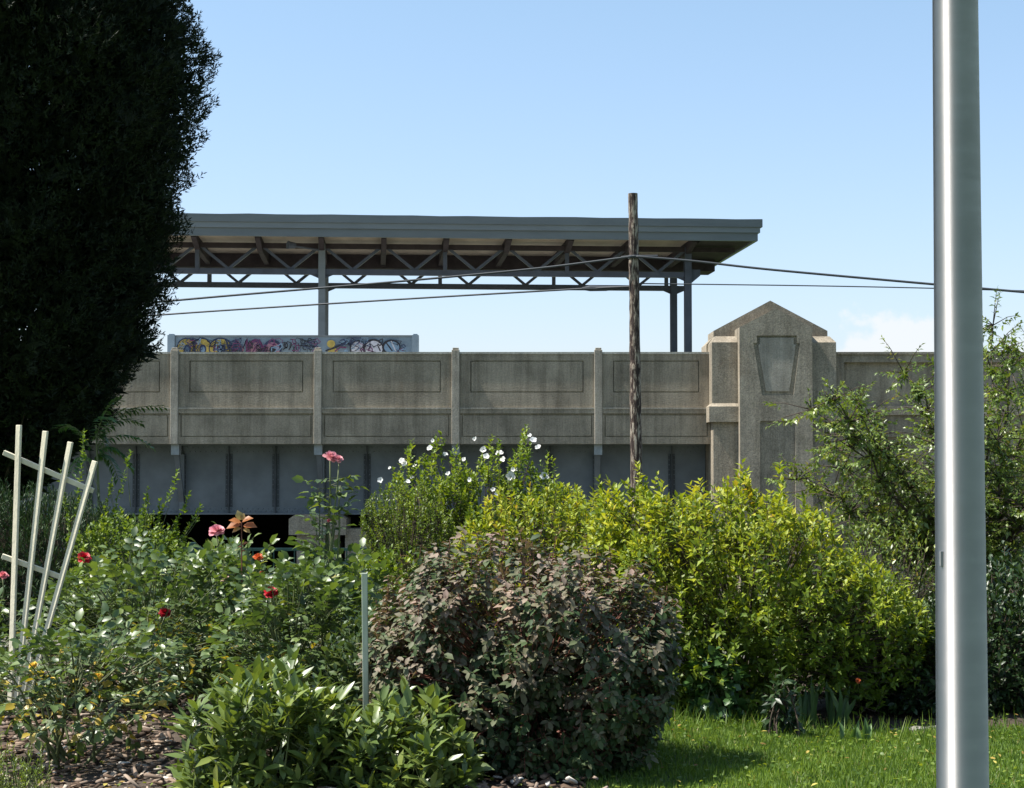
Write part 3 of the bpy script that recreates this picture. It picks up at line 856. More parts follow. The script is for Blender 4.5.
# ---------------------------------------------------------------- plants
def profile_points(prof, D, depth, n, seed, inner=.35, lump=.12, clump=.3):
    """random points (and outward directions) through a crown whose outline is given by columns (px, top, bottom)"""
    r = np.random.default_rng(seed)
    pr_ = np.array(prof, float)
    xs = np.array([at(p[0], 470, D).x for p in prof])
    zt_ = np.array([at(p[0], p[1], D).z for p in prof]); zb_ = np.array([at(p[0], p[2], D).z for p in prof])
    gx = np.linspace(xs[0], xs[-1], 200)
    h = np.interp(gx, xs, zt_) - np.interp(gx, xs, zb_)
    cdf = np.cumsum(h + .15 * h.max()); cdf = cdf / cdf[-1]
    x = np.interp(r.random(n), cdf, gx)
    a, b = np.interp(x, xs, zt_), np.interp(x, xs, zb_)
    xm, hw = (xs[0] + xs[-1]) / 2, (xs[-1] - xs[0]) / 2
    e = (x - xm) / hw
    s = np.sqrt(np.clip(1 - np.abs(e) ** 2.5, .08, 1))
    th = r.random(n) * 2 * np.pi
    rad = np.where(r.random(n) < inner, np.sqrt(r.random(n)) * .85, 1 - np.abs(r.normal(0, .07, n)))
    lum = 1 + lump * np.sin(x * 7.1 + seed) * np.sin(th * 3 + x * 2.3 + seed) + lump * .5 * np.sin(x * 17 + th * 5)
    rad = rad * np.minimum(lum, 1.03)
    cl = (np.sin(x * 8.3 + seed) * np.sin(th * 4.1 + 1.7 * x) + .7 * np.sin(x * 15.7 + 2 * np.sin(th * 3)) * np.sin(th * 8.3 + seed * 2))
    rad = rad * (1 - clump * np.clip(-cl, 0, 1))
    rad = rad * np.where(r.random(n) < .07, r.uniform(1.02, 1.16, n), 1)      # stray shoots
    ct, st = np.cos(th), np.sin(th)
    ct = np.sign(ct) * np.abs(ct) ** .8; st = np.sign(st) * np.abs(st) ** .8
    P = np.stack([x, D + depth * s * rad * ct, (a + b) / 2 + (a - b) / 2 * rad * st], 1)
    N = unit(np.stack([e ** 3 * 1.2, ct, st], 1))
    return P, N
UPV = np.array([0, 0, 1.0])
def shoots(P, Dir, length, nl, L, W, seed, spread=55, jit=.35, upn=.8, opposite=True, taper=.5, droop=0.0):
    """leaves set along shoots. returns arrays P,A,N,L,W and shoot segments"""
    r = np.random.default_rng(seed)
    n = len(P)
    Dir = unit(Dir)
    ref = np.where(np.abs(Dir[:, 2:3]) > .9, np.array([[1.0, 0, 0]]), np.array([[0, 0, 1.0]]))
    E = unit(np.cross(Dir, ref)); G = np.cross(Dir, E)
    length = np.broadcast_to(length, (n,)) * r.uniform(.6, 1.25, n)
    t = (np.arange(nl) + .6) / nl
    if opposite:
        ph = (np.arange(nl) // 2) * (np.pi / 2) + (np.arange(nl) % 2) * np.pi
        t = (np.arange(nl) // 2 * 2 + 1.2) / nl
    else:
        ph = np.arange(nl) * 2.4
    ph = ph[None, :] + r.random((n, 1)) * 6.28 + r.normal(0, .25, (n, nl))
    base = P[:, None, :] - Dir[:, None, :] * (length[:, None] * (1 - t[None, :]))[..., None]
    al = np.radians(spread) * (1 - taper * t[None, :]) + r.normal(0, .18, (n, nl))
    rad = E[:, None, :] * np.cos(ph)[..., None] + G[:, None, :] * np.sin(ph)[..., None]
    A = Dir[:, None, :] * np.cos(al)[..., None] + rad * np.sin(al)[..., None] + r.normal(0, jit * .4, (n, nl, 3))
    A[..., 2] -= droop
    N = UPV * upn + Dir[:, None, :] * .5 - rad * .2 + r.normal(0, jit, (n, nl, 3))
    sc = r.uniform(.65, 1.25, (n, nl)) * (1.1 - .35 * t[None, :])
    rr = np.clip(r.random((n, 1)) * .5 + r.random((n, nl)) * .5 + 0, 0, 1)
    f = lambda a: a.reshape(-1, 3)
    return f(base), f(A), f(N), (L * sc).ravel(), (W * sc).ravel(), rr.ravel(), P - Dir * length[:, None], P

def shrub(name, label, cat, prof, D, depth, n, mat, twig_mat, seed, basept, L=.055, W=.024, slen=.16, nl=10, updir=.8, T=T_SIMPLE,
          group=None, stems=14, spread=55, extra=None, inner=.35, upn=.8, opposite=True, jit=.35, droop=0.0, rmain=.014, smooth=False, lump=.12, taper=.5, clump=.3, age_shade=0.0):
    root = empty(name, basept, label, cat, group)
    P, N = profile_points(prof, D, depth, n, seed, inner, lump, clump)
    if extra is not None:
        P = np.concatenate([P, extra[0]]); N = np.concatenate([N, extra[1]])
    P[:, 2] = np.maximum(P[:, 2], basept[2] + .06)
    r = np.random.default_rng(seed + 5)
    Dir = N * (1 - updir * .5) + UPV * updir + r.normal(0, .25, N.shape)
    lp, la, ln, ll, lw, rr, s0, s1 = shoots(P, Dir, slen, nl, L, W, seed + 9, spread=spread, upn=upn, opposite=opposite, jit=jit, droop=droop, taper=taper)
    lp[:, 2] = np.maximum(lp[:, 2], basept[2] + .02)
    rr = rr * (1 - age_shade + age_shade * np.clip((lp[:, 2] - basept[2]) / (lp[:, 2].max() - basept[2]) * 1.3, 0, 1))      # old low leaves greener, new growth golden; self-shade low down painted in too
    cen = np.array(basept) + np.array([0, 0, .25])
    k = r.choice(len(s0), len(s0) // 2, replace=False)
    mid = s0[k] * .72 + cen * .28 + np.array([0, 0, .03])
    leaves('foliage', lp, la, ln, ll, lw, mat, root, T, rr, smooth, tw=[(s0, s1, .0028, .0012, twig_mat), (mid, s0[k], .004, .002, twig_mat)])
    # boughs from the base out to the shoots
    mb = MB()
    idx = r.choice(len(s0), min(stems, len(s0)), replace=False)
    b = Vector(basept)
    for i in idx:
        e = Vector(s0[i])
        st = b + Vector((r.normal(0, .09), r.normal(0, .07), -.05))
        mid = st.lerp(e, .5) + Vector((r.normal(0, .05), r.normal(0, .05), .12 * (e - st).length))
        pts = [st.lerp(mid, t).lerp(mid.lerp(e, t), t) for t in np.linspace(0, 1, 9)]
        mb.tube(pts, list(np.linspace(rmain, .003, 9)), 6)
    mb.build('stems', twig_mat, root, smooth=True)
    return root

M['lf_yellow'] = leaf_mat('yellow green leaf', [(0, (.05, .10, .015)), (.3, (.15, .22, .02)), (.5, (.29, .36, .024)), (.85, (.41, .42, .032)), (.95, (.42, .33, .05)), (1, (.38, .17, .04))], .38, .5, .4, (1.15, 1.05, .5))
M['lf_purple'] = leaf_mat('mauve green leaf', [(0, (.02, .045, .016)), (.3, (.055, .09, .032)), (.48, (.14, .135, .085)), (.78, (.25, .19, .155)), (1, (.33, .22, .19))], .2, .6, .25, (1.2, 1.0, .5))
M['lf_rose'] = leaf_mat('glossy rose leaf', [(0, (.035, .07, .024)), (.5, (.095, .15, .05)), (.85, (.16, .22, .055)), (.94, (.18, .2, .035)), (1, (.45, .34, .05))], .3, .42, .6, (1.2, 1.2, .4))
M['lf_rose2'] = leaf_mat('mid green leaf', [(0, (.035, .07, .025)), (.6, (.08, .13, .04)), (1, (.17, .20, .06))], .3, .45, .5)
M['lf_peony'] = leaf_mat('bright lance leaf', [(0, (.075, .125, .035)), (.6, (.15, .21, .055)), (1, (.26, .30, .07))], .3, .36, .55, (1.2, 1.15, .4))
M['lf_box'] = leaf_mat('small olive leaf', [(0, (.06, .11, .012)), (.6, (.14, .21, .02)), (1, (.25, .31, .03))], .33, .45, .5)
M['lf_sharon'] = leaf_mat('fresh green leaf', [(0, (.07, .13, .015)), (.6, (.17, .25, .025)), (1, (.30, .36, .035))], .38, .5, .4)
M['lf_tree'] = leaf_mat('small tree leaf', [(0, (.07, .115, .022)), (.55, (.14, .21, .038)), (.9, (.25, .30, .055)), (1, (.36, .26, .05))], .33, .38, .55)
M['lf_dark'] = leaf_mat('dark evergreen leaf', [(0, (.012, .03, .01)), (.6, (.028, .06, .016)), (1, (.06, .10, .022))], .2, .42, .5)
M['lf_juniper'] = leaf_mat('juniper spray', [(0, (.018, .045, .016)), (.7, (.035, .075, .022)), (1, (.06, .105, .03))], .12, .6, .3)
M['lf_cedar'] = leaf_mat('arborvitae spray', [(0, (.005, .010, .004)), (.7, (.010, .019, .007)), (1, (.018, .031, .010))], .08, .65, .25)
M['lf_bronze'] = leaf_mat('bronze leaf', [(0, (.25, .08, .03)), (.6, (.42, .16, .05)), (1, (.45, .36, .18))], .4, .4, .4)
M['lf_sprout'] = leaf_mat('pale sprout leaf', [(0, (.07, .13, .02)), (.6, (.14, .22, .03)), (1, (.24, .30, .04))], .4, .5, .4)
M['grass'] = leaf_mat('grass blade', [(0, (.07, .13, .018)), (.6, (.13, .22, .028)), (.93, (.20, .28, .04)), (1, (.28, .26, .10))], .35, .5, .4)
M['iris'] = leaf_mat('iris blade', [(0, (.06, .13, .04)), (1, (.13, .22, .07))], .35, .45, .5)

def gz(x, y): return float(terrain(np.array(x), np.array(y)))
def base_at(px, D, dy=0): x = at(px, 470, D).x; return (x, D + dy, gz(x, D + dy))

# --- conifer on the left
def conifer():
    D = 20.0
    rows = [(-520, 30), (-350, 95), (-200, 150), (-80, 185), (0, 200), (45, 221), (100, 222), (150, 213), (200, 202), (250, 192), (300, 176), (350, 160), (385, 138), (415, 122), (445, 98), (475, 60), (500, 20)]
    cx = at(-5, 470, D).x
    root = empty('arborvitae', (cx, D, gz(cx, D)), 'huge dark evergreen with dense feathery foliage filling the upper left corner', 'tree')
    zr = np.array([at(0, p[0], D).z for p in rows])[::-1]; wr = np.array([(p[1] + 5) / F * D for p in rows])[::-1] * .878
    r = np.random.default_rng(11)
    def crown(n, r0, r1):
        z = r.uniform(zr[0], zr[-1], n * 2)
        w = np.interp(z, zr, wr)
        keep = r.random(n * 2) < w / wr.max(); z = z[keep][:n]; w = w[keep][:n]; n = len(z)
        th = r.random(n) * 2 * np.pi
        lum = 1 + .05 * np.sin(th * 5 + z * 2.1) + .045 * np.sin(th * 11 - z * 4.3) + .035 * np.sin(z * 9 + th * 3)
        rad = r.uniform(r0, r1, n) * lum * w
        rad += np.where(r.random(n) < .04, r.uniform(0, .10, n), 0)
        P = np.stack([cx + rad * np.cos(th), D + rad * np.sin(th) * .95, z], 1)
        N = np.stack([np.cos(th), np.sin(th), np.zeros(n)], 1)
        return P, N
    def sprays(P, N, size, nb, nm):
        n = len(P)
        Dir = unit(N * .8 + UPV * .75 + r.normal(0, .3, (n, 3)))
        S = unit(np.cross(Dir, r.normal(0, 1, (n, 3))))
        a = np.linspace(-1.0, 1.0, nb)[None, :] + r.normal(0, .12, (n, nb))
        A = Dir[:, None, :] * np.cos(a)[..., None] + S[:, None, :] * np.sin(a)[..., None]
        Pn = np.cross(Dir, S)
        B = P[:, None, :] + Dir[:, None, :] * r.uniform(-.05, .05, (n, nb))[..., None]
        Nn = Pn[:, None, :] + r.normal(0, .2, (n, nb, 3))
        sz = size * r.uniform(.6, 1.2, (n, nb))
        rr = np.repeat(r.random((n, 1)), nb, 1) * .6 + r.random((n, nb)) * .4
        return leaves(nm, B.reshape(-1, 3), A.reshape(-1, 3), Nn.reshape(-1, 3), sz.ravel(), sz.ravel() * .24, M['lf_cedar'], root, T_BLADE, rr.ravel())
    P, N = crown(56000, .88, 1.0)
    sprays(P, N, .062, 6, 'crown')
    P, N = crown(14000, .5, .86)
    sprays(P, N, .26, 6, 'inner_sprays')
    m = MB(); b = Vector((cx, D, gz(cx, D) - .1))
    m.tube([b, b + Vector((.05, 0, 2)), b + Vector((0, .05, 6)), b + Vector((0, 0, 11))], [.24, .19, .13, .04], 10)
    m.build('trunk', M['bark'], root, smooth=True)
    m = MB()
    for i in range(60):
        z = r.uniform(1.0, 10); th = r.random() * 6.28; w = np.interp(z + .8, zr, wr) * .85
        a = b + Vector((0, 0, z)); e = Vector((cx + w * math.cos(th), D + w * math.sin(th), z + .9))
        m.tube([a, a.lerp(e, .5) + Vector((0, 0, -.1)), e], [.04, .025, .008], 5)
    m.build('limbs', M['bark'], root)
conifer()

# --- yellow green shrubs
yb = [(578, 540, 640), (600, 494, 690), (640, 478, 705), (680, 486, 715), (712, 490, 722), (745, 470, 712), (790, 490, 706), (830, 520, 698), (870, 555, 700), (905, 585, 680), (932, 625, 668)]
r_ = np.random.default_rng(77)
def tips(lst, D, seed, spreadx=3):
    """extra shoots that stand above the outline at given pixels"""
    r = np.random.default_rng(seed); P = []; N = []
    for (px, py, dpt) in lst:
        p = at(px, py, D + dpt); P.append(p[:]); N.append((r.normal(0, .08), 0, 1))
        for kk in range(2):
            P.append((p.x + r.normal(0, .02), p.y, p.z - .09 * (kk + 1))); N.append((r.normal(0, .1), r.normal(0, .1), 1))
    return np.array(P), np.array(N)
ytips = tips([(598, 478, .2), (614, 484, 0), (640, 476, .1), (657, 474, 0), (690, 484, 0), (700, 480, -.1), (728, 478, .1), (742, 462, 0), (748, 470, -.1), (780, 464, .1), (782, 480, 0), (803, 496, 0), (830, 505, .1), (858, 540, 0)], 12.0, 5)
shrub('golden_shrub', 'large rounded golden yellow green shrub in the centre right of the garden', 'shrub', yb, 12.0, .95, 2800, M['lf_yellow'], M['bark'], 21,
      base_at(745, 12.0), L=.064, W=.029, slen=.17, nl=12, updir=.65, spread=68, extra=ytips, stems=34, inner=.42, clump=.36, lump=.12, jit=.45, age_shade=.76)
yb2 = [(452, 540, 610), (480, 500, 640), (520, 492, 650), (560, 478, 650), (590, 488, 640), (625, 500, 620)]
shrub('golden_shrub', 'smaller golden yellow shrub rising directly behind the mauve leaved shrub', 'shrub', yb2, 13.2, .55, 1000, M['lf_yellow'], M['bark'], 31,
      base_at(540, 13.2), L=.058, W=.027, slen=.16, nl=12, updir=.65, spread=68, jit=.45, stems=16,
      extra=tips([(500, 488, 0), (530, 486, 0), (556, 476, 0), (600, 486, 0), (470, 505, 0)], 13.2, 6))
# --- mauve leaved shrub (drooping, lobed leaves)
pb_ = [(362, 625, 725), (380, 592, 745), (402, 560, 765), (430, 545, 775), (470, 535, 790), (520, 528, 795), (560, 533, 795), (600, 548, 795), (635, 560, 780), (655, 570, 750), (678, 590, 700)]
ptips = tips([(421, 545, .1), (478, 531, 0), (543, 522, 0), (566, 524, .1), (585, 533, 0), (450, 538, -.1), (515, 535, .1), (610, 545, 0), (640, 560, 0), (388, 575, 0), (660, 585, 0)], 9.7, 17)
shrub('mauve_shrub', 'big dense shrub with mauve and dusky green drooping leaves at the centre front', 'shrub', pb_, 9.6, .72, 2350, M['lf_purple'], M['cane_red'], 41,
      base_at(530, 9.6), L=.055, W=.032, slen=.12, nl=9, updir=.45, spread=80, clump=.4, lump=.28, age_shade=.5, extra=ptips, T=T_OVAL, opposite=False, droop=.38, upn=1.1, jit=.3, stems=40, inner=.4, rmain=.016, smooth=True, taper=.25)
shrub('leafy_perennial', 'dark green leafy perennial filling the gap around the foot of the wooden stake', 'plant', [(325, 640, 700), (345, 612, 730), (375, 604, 740), (400, 618, 740), (425, 650, 730)], 10.1, .3, 260, M['lf_rose2'], M['cane'], 63,
      base_at(372, 10.1), L=.06, W=.034, slen=.14, nl=8, updir=.6, T=T_OVAL, opposite=False, stems=10, smooth=True)
# --- rose of sharon with white flowers, and box-like shrub
sb = [(385, 520, 590), (415, 478, 600), (450, 470, 600), (500, 468, 600), (550, 475, 600), (585, 505, 590), (600, 540, 580)]
st_list = [(412, 440), (440, 432), (460, 445), (430, 452), (495, 436), (525, 425), (524, 445), (546, 452), (480, 452), (404, 455), (398, 468), (512, 452), (506, 466), (455, 460), (538, 470), (468, 470), (424, 470), (444, 476)]
shP = []; shN = []
rs_ = np.random.default_rng(9)
for (px, py) in st_list:
    x2 = px + rs_.uniform(-10, 10)
    for j in range(17):
        t = j / 16.0
        pp = at(px + (x2 - px) * t + rs_.normal(0, 3 + 6 * t), py + 75 * t, 14.9 + rs_.normal(0, .12)); shP.append(pp[:]); shN.append((rs_.normal(0, .45), rs_.normal(0, .4), 1))
sharon = shrub('white_hibiscus_shrub', 'tall upright shrub dotted with white flowers in front of the grey girder', 'shrub', sb, 14.9, .5, 650, M['lf_sharon'], M['bark'], 51,
      base_at(490, 14.9), L=.05, W=.03, slen=.16, nl=12, updir=1.3, spread=60, opposite=False, stems=26, extra=(np.array(shP), np.array(shN)))
bb = [(362, 500, 560), (378, 482, 590), (400, 478, 610), (425, 480, 610), (448, 505, 600), (462, 540, 590)]
shrub('olive_shrub', 'compact fine leaved olive green shrub left of the white flowers', 'shrub', bb, 14.2, .4, 900, M['lf_box'], M['bark'], 61,
      base_at(410, 14.2), L=.032, W=.016, slen=.12, nl=12, updir=1.0, stems=14, inner=.5)
gb = [(335, 575, 640), (360, 548, 660), (395, 545, 670), (425, 560, 670), (450, 590, 660)]
shrub('green_shrub', 'low mid green shrub just behind the short wooden stake', 'shrub', gb, 13.4, .4, 420, M['lf_sharon'], M['bark'], 66,
      base_at(395, 13.4), L=.06, W=.03, slen=.15, nl=9, updir=.9, stems=10, T=T_OVAL, smooth=True)
def blossom(P, D_, size, mat, parent, name='bloom', petals=5, cup=.35, label=None, seed=0):
    r = np.random.default_rng(seed)
    P = np.array(P, float); D_ = unit(np.array(D_, float)); 
    e = unit(np.cross(D_, [.3, .2, .9])); g = np.cross(D_, e)
    rows = [(petals, size, cup, size * .95)] if petals <= 6 else [(7, size * .95, .1, size * .85), (7, size * .9, .55, size * .8), (7, size * .8, .95, size * .7), (6, size * .68, 1.25, size * .55), (5, size * .55, 1.5, size * .4)]
    LP = []; LA = []; LN = []; LL = []; LW = []
    for (n, L, c, w) in rows:
        off = r.random() * 6
        for k in range(n):
            a = off + k * 2 * math.pi / n + r.normal(0, .12)
            rad = e * math.cos(a) + g * math.sin(a)
            cc = c + r.normal(0, .1)
            A = rad * math.cos(cc) + D_ * math.sin(cc)
            LP.append(P + rad * size * .05 + D_ * size * .12 * (c)); LA.append(A); LN.append(D_ * math.cos(cc) - rad * math.sin(cc)); LL.append(L * r.uniform(.85, 1.1)); LW.append(w * r.uniform(.9, 1.1))
    o = leaves(name, np.array(LP), np.array(LA), np.array(LN), np.array(LL), np.array(LW), mat, parent, T_PETAL, smooth=True)
    if label: o['label'] = label
    return o
T_PETAL = (np.array([(0, 0, 0), (.35, .38, .12), (.8, .48, .12), (1.02, .18, -.02), (1.02, -.18, -.02), (.8, -.48, .12), (.35, -.38, .12), (.4, 0, -.02), (.82, 0, .0)]),
           [(0, 6, 7), (6, 5, 8, 7), (5, 4, 8), (4, 3, 8), (3, 2, 8), (2, 1, 7, 8), (1, 0, 7)])
def petal_mat(name, a, b, tr=.35):
    return leaf_mat(name, [(0, a), (1, b)], tr, .5, .3, (1.05, 1, 1))
M['f_white'] = petal_mat('white petal', (.70, .70, .69), (.78, .78, .78), .3)
M['f_pink'] = petal_mat('pink petal', (.60, .22, .30), (.70, .36, .40))
M['f_hot'] = petal_mat('salmon pink petal', (.64, .16, .22), (.72, .28, .30))
M['f_pale'] = petal_mat('pale pink petal', (.58, .38, .35), (.66, .48, .43))
M['f_red'] = petal_mat('red petal', (.33, .005, .015), (.50, .015, .03), .25)
M['f_orange'] = petal_mat('orange petal', (.55, .10, .03), (.65, .17, .05))
M['f_yellow'] = petal_mat('yellow petal', (.75, .50, .06), (.80, .62, .12))
M['f_mauve'] = petal_mat('mauve petal', (.40, .16, .42), (.55, .28, .55))
wf = [(430, 449, .065), (445, 455, .05), (433, 441, .035), (475, 439, .035), (483, 450, .05), (486, 457, .05), (500, 454, .05), (503, 460, .04), (513, 470, .03), (511, 477, .06), (515, 472, .05), (464, 460, .03),
      (533, 441, .05), (538, 448, .045), (530, 436, .03), (544, 476, .055), (546, 478, .05), (405, 464, .05), (415, 466, .035), (412, 478, .04), (408, 482, .045), (390, 468, .03), (381, 480, .05), (497, 494, .045), (448, 474, .035), (513, 477, .05), (402, 461, .04), (572, 504, .04), (428, 497, .04), (470, 480, .03), (493, 490, .03), (455, 510, .03)]
for i, (px, py, s) in enumerate(wf):
    p = at(px, py, 14.75 + .25 * math.sin(i * 2.1))
    blossom(p, (.3 * math.sin(i * 1.7) - .2, -.8, .5 + .3 * math.cos(i)), s * (.46 + .24 * abs(math.sin(i * 3.3))), M['f_white'], sharon, 'flower', 5, .5, seed=i)

# --- left background: juniper, sprouting shrub, sapling
jb = [(-90, 480, 640), (0, 478, 640), (60, 488, 640), (110, 502, 640), (150, 522, 640), (190, 548, 630)]
shrub('juniper', 'dark spreading juniper behind the trellis under the evergreen', 'shrub', jb, 16.8, .9, 4200, M['lf_juniper'], M['bark'], 71,
      base_at(60, 16.8), L=.06, W=.012, slen=.18, nl=16, updir=.8, spread=35, T=T_BLADE, opposite=False, stems=12, inner=.45)
spl = []; spn = []
for (x0_, y0_, x1_, y1_) in ((178, 470, 150, 540), (190, 492, 165, 550), (200, 505, 172, 555), (130, 452, 108, 530), (84, 430, 78, 520), (112, 480, 100, 540), (148, 488, 140, 545), (160, 500, 150, 560), (60, 470, 70, 530), (176, 525, 160, 565)):
    for t in np.linspace(0, 1, 9):
        p = at(x0_ + (x1_ - x0_) * t, y0_ + (y1_ - y0_) * t, 15.6); spl.append(p[:]); spn.append(((x0_ - x1_) / 60., 0, 1))
spb = [(70, 535, 620), (100, 515, 620), (140, 505, 620), (175, 530, 610), (200, 560, 600)]
shrub('sprouting_shrub', 'light green shrub sending long wispy shoots up before the girder at left', 'shrub', spb, 15.6, .45, 620, M['lf_sprout'], M['cane'], 81,
      base_at(140, 15.6), L=.048, W=.03, slen=.11, nl=9, updir=.9, opposite=False, stems=14, extra=(np.array(spl), np.array(spn)))
def sapling():
    D = 18.5; b = base_at(95, D)
    root = empty('tree_of_heaven_sapling', b, 'sapling with long feathery compound leaves under the right side of the evergreen', 'tree')
    r = np.random.default_rng(4)
    m = MB(); topp = at(96, 425, D); bb_ = Vector(b)
    m.tube([bb_, bb_.lerp(topp, .5) + Vector((.05, 0, 0)), topp], [.025, .018, .008], 6); rr = m
    LP = []; LA = []; LN = []
    for (ax, ay, bx, by) in ((96, 435, 163, 409), (96, 440, 140, 425), (96, 445, 150, 448), (94, 440, 120, 402), (96, 450, 130, 468), (92, 450, 60, 430), (90, 460, 72, 475), (96, 455, 118, 480), (95, 445, 108, 420), (96, 440, 135, 412), (96, 436, 105, 455)):
        a = at(ax, ay, D); e = at(bx, by, D + r.uniform(-.5, .3)); 
        prev = None
        for j in range(15):
            t = (j + 1) / 15
            p = a.lerp(e, t) + Vector((0, 0, .12 * math.sin(t * 3.0)))
            d = (e - a).normalized()
            if prev: rr.bar(prev, p, .005, .005)
            prev = p
            for s in (-1, 1):
                sd = d.cross(Vector((0, .3, 1))).normalized() * s
                LP.append(p[:]); LA.append((sd * .8 + d * .5 + Vector((0, 0, -.35 + r.normal(0, .1))))[:]); LN.append((r.normal(0, .2), -.3, 1))
    LP = np.array(LP)
    m.build('trunk', M['cane'], root)
    leaves('crown', LP, np.array(LA), np.array(LN), .12, .035, M['lf_dark2'], root, T_SIMPLE)
M['lf_dark2'] = leaf_mat('sapling leaf', [(0, (.035, .09, .03)), (1, (.08, .16, .04))], .3, .35, .6)
sapling()

# --- right: airy small tree, and dark shrub
def small_tree():
    D = 14.6
    b = base_at(985, D)
    root = empty('small_tree', b, 'airy small tree with bare crooked limbs and scattered leaves behind the flagpole', 'tree')
    r = np.random.default_rng(14)
    m = MB(); bb_ = Vector(b)
    fork = at(975, 600, D)
    m.tube([bb_ - Vector((0, 0, .1)), bb_.lerp(fork, .5) + Vector((.04, 0, 0)), fork], [.075, .065, .055], 9)
    m.build('trunk', M['bark'], root, smooth=True)
    ends = [(800, 480), (812, 410), (835, 402), (860, 400), (905, 372), (925, 410), (990, 330), (1010, 345), (1040, 360), (1060, 420), (1070, 480), (880, 450), (840, 500), (870, 540), (940, 480), (1000, 440), (1030, 500), (820, 445), (960, 390), (905, 520), (1000, 560), (1045, 560)]
    limb = MB(); SP_ = []; SN = []
    for i, (ex, ey) in enumerate(ends):
        e = at(ex, ey, D + r.uniform(-.9, .9))
        st = bb_.lerp(fork, r.uniform(.75, 1.0)) if i % 2 else fork
        n = 11
        mid = st.lerp(e, .5) + Vector((r.normal(0, .12), r.normal(0, .12), r.uniform(-.05, .22)))
        pts = []
        for t in np.linspace(0, 1, n):
            p = st.lerp(mid, t).lerp(mid.lerp(e, t), t) + Vector((r.normal(0, .018), r.normal(0, .018), r.normal(0, .018)))
            pts.append(p)
        limb.tube(pts, list(np.linspace(.018, .003, n)), 6)
        for j in range(3, n):
            for kx in range(11):
                t0 = pts[j]
                d = Vector((r.normal(0, 1), r.normal(0, 1), r.normal(.25, .8))).normalized()
                q_ = t0 + d * r.uniform(.08, .42)
                SP_.append(q_[:]); SN.append((d + Vector((0, 0, .1)))[:])
                limb.tube([t0, t0.lerp(q_, .6) + Vector((0, 0, .02)), q_], [.005, .003, .0015], 4)
    limb.build('limbs', M['bark'], root, smooth=True)
    P = np.array(SP_); N = np.array(SN)
    lp, la, ln, ll, lw, rr, s0, s1 = shoots(P, N, .20, 15, .054, .025, 15, spread=65, opposite=False, droop=.2)
    leaves('crown', lp, la, ln, ll, lw, M['lf_tree'], root, T_SIMPLE, rr)
small_tree()
db = [(850, 695, 745), (885, 650, 745), (925, 600, 740), (985, 565, 740), (1030, 545, 740), (1080, 560, 740), (1130, 620, 730)]
shrub('evergreen_shrub', 'dense dark glossy shrub behind the flagpole at the right edge', 'shrub', db, 12.05, .75, 2100, M['lf_dark'], M['bark'], 91,
      base_at(990, 12.0), L=.06, W=.03, slen=.15, nl=10, updir=.5, stems=20, inner=.45, T=T_OVAL, smooth=True, opposite=False)
fb_ = [(985, 450, 640), (1010, 420, 640), (1040, 410, 640), (1090, 430, 640)]
shrub('background_shrub', 'mid green shrub at the right edge above the dark glossy shrub', 'shrub', fb_, 16.5, .6, 500, M['lf_tree'], M['bark'], 95,
      base_at(1040, 16.5), L=.055, W=.024, slen=.18, nl=9, updir=.7, stems=14, opposite=False)
lb = [(815, 560, 720), (850, 520, 722), (900, 500, 725), (935, 520, 722), (960, 560, 720)]
shrub('background_shrub', 'grey green thin leaved shrub between the golden shrub and the flagpole', 'shrub', lb, 13.3, .4, 420, M['lf_tree'], M['bark'], 97,
      base_at(890, 13.3), L=.05, W=.022, slen=.2, nl=8, updir=.7, stems=16, opposite=False)

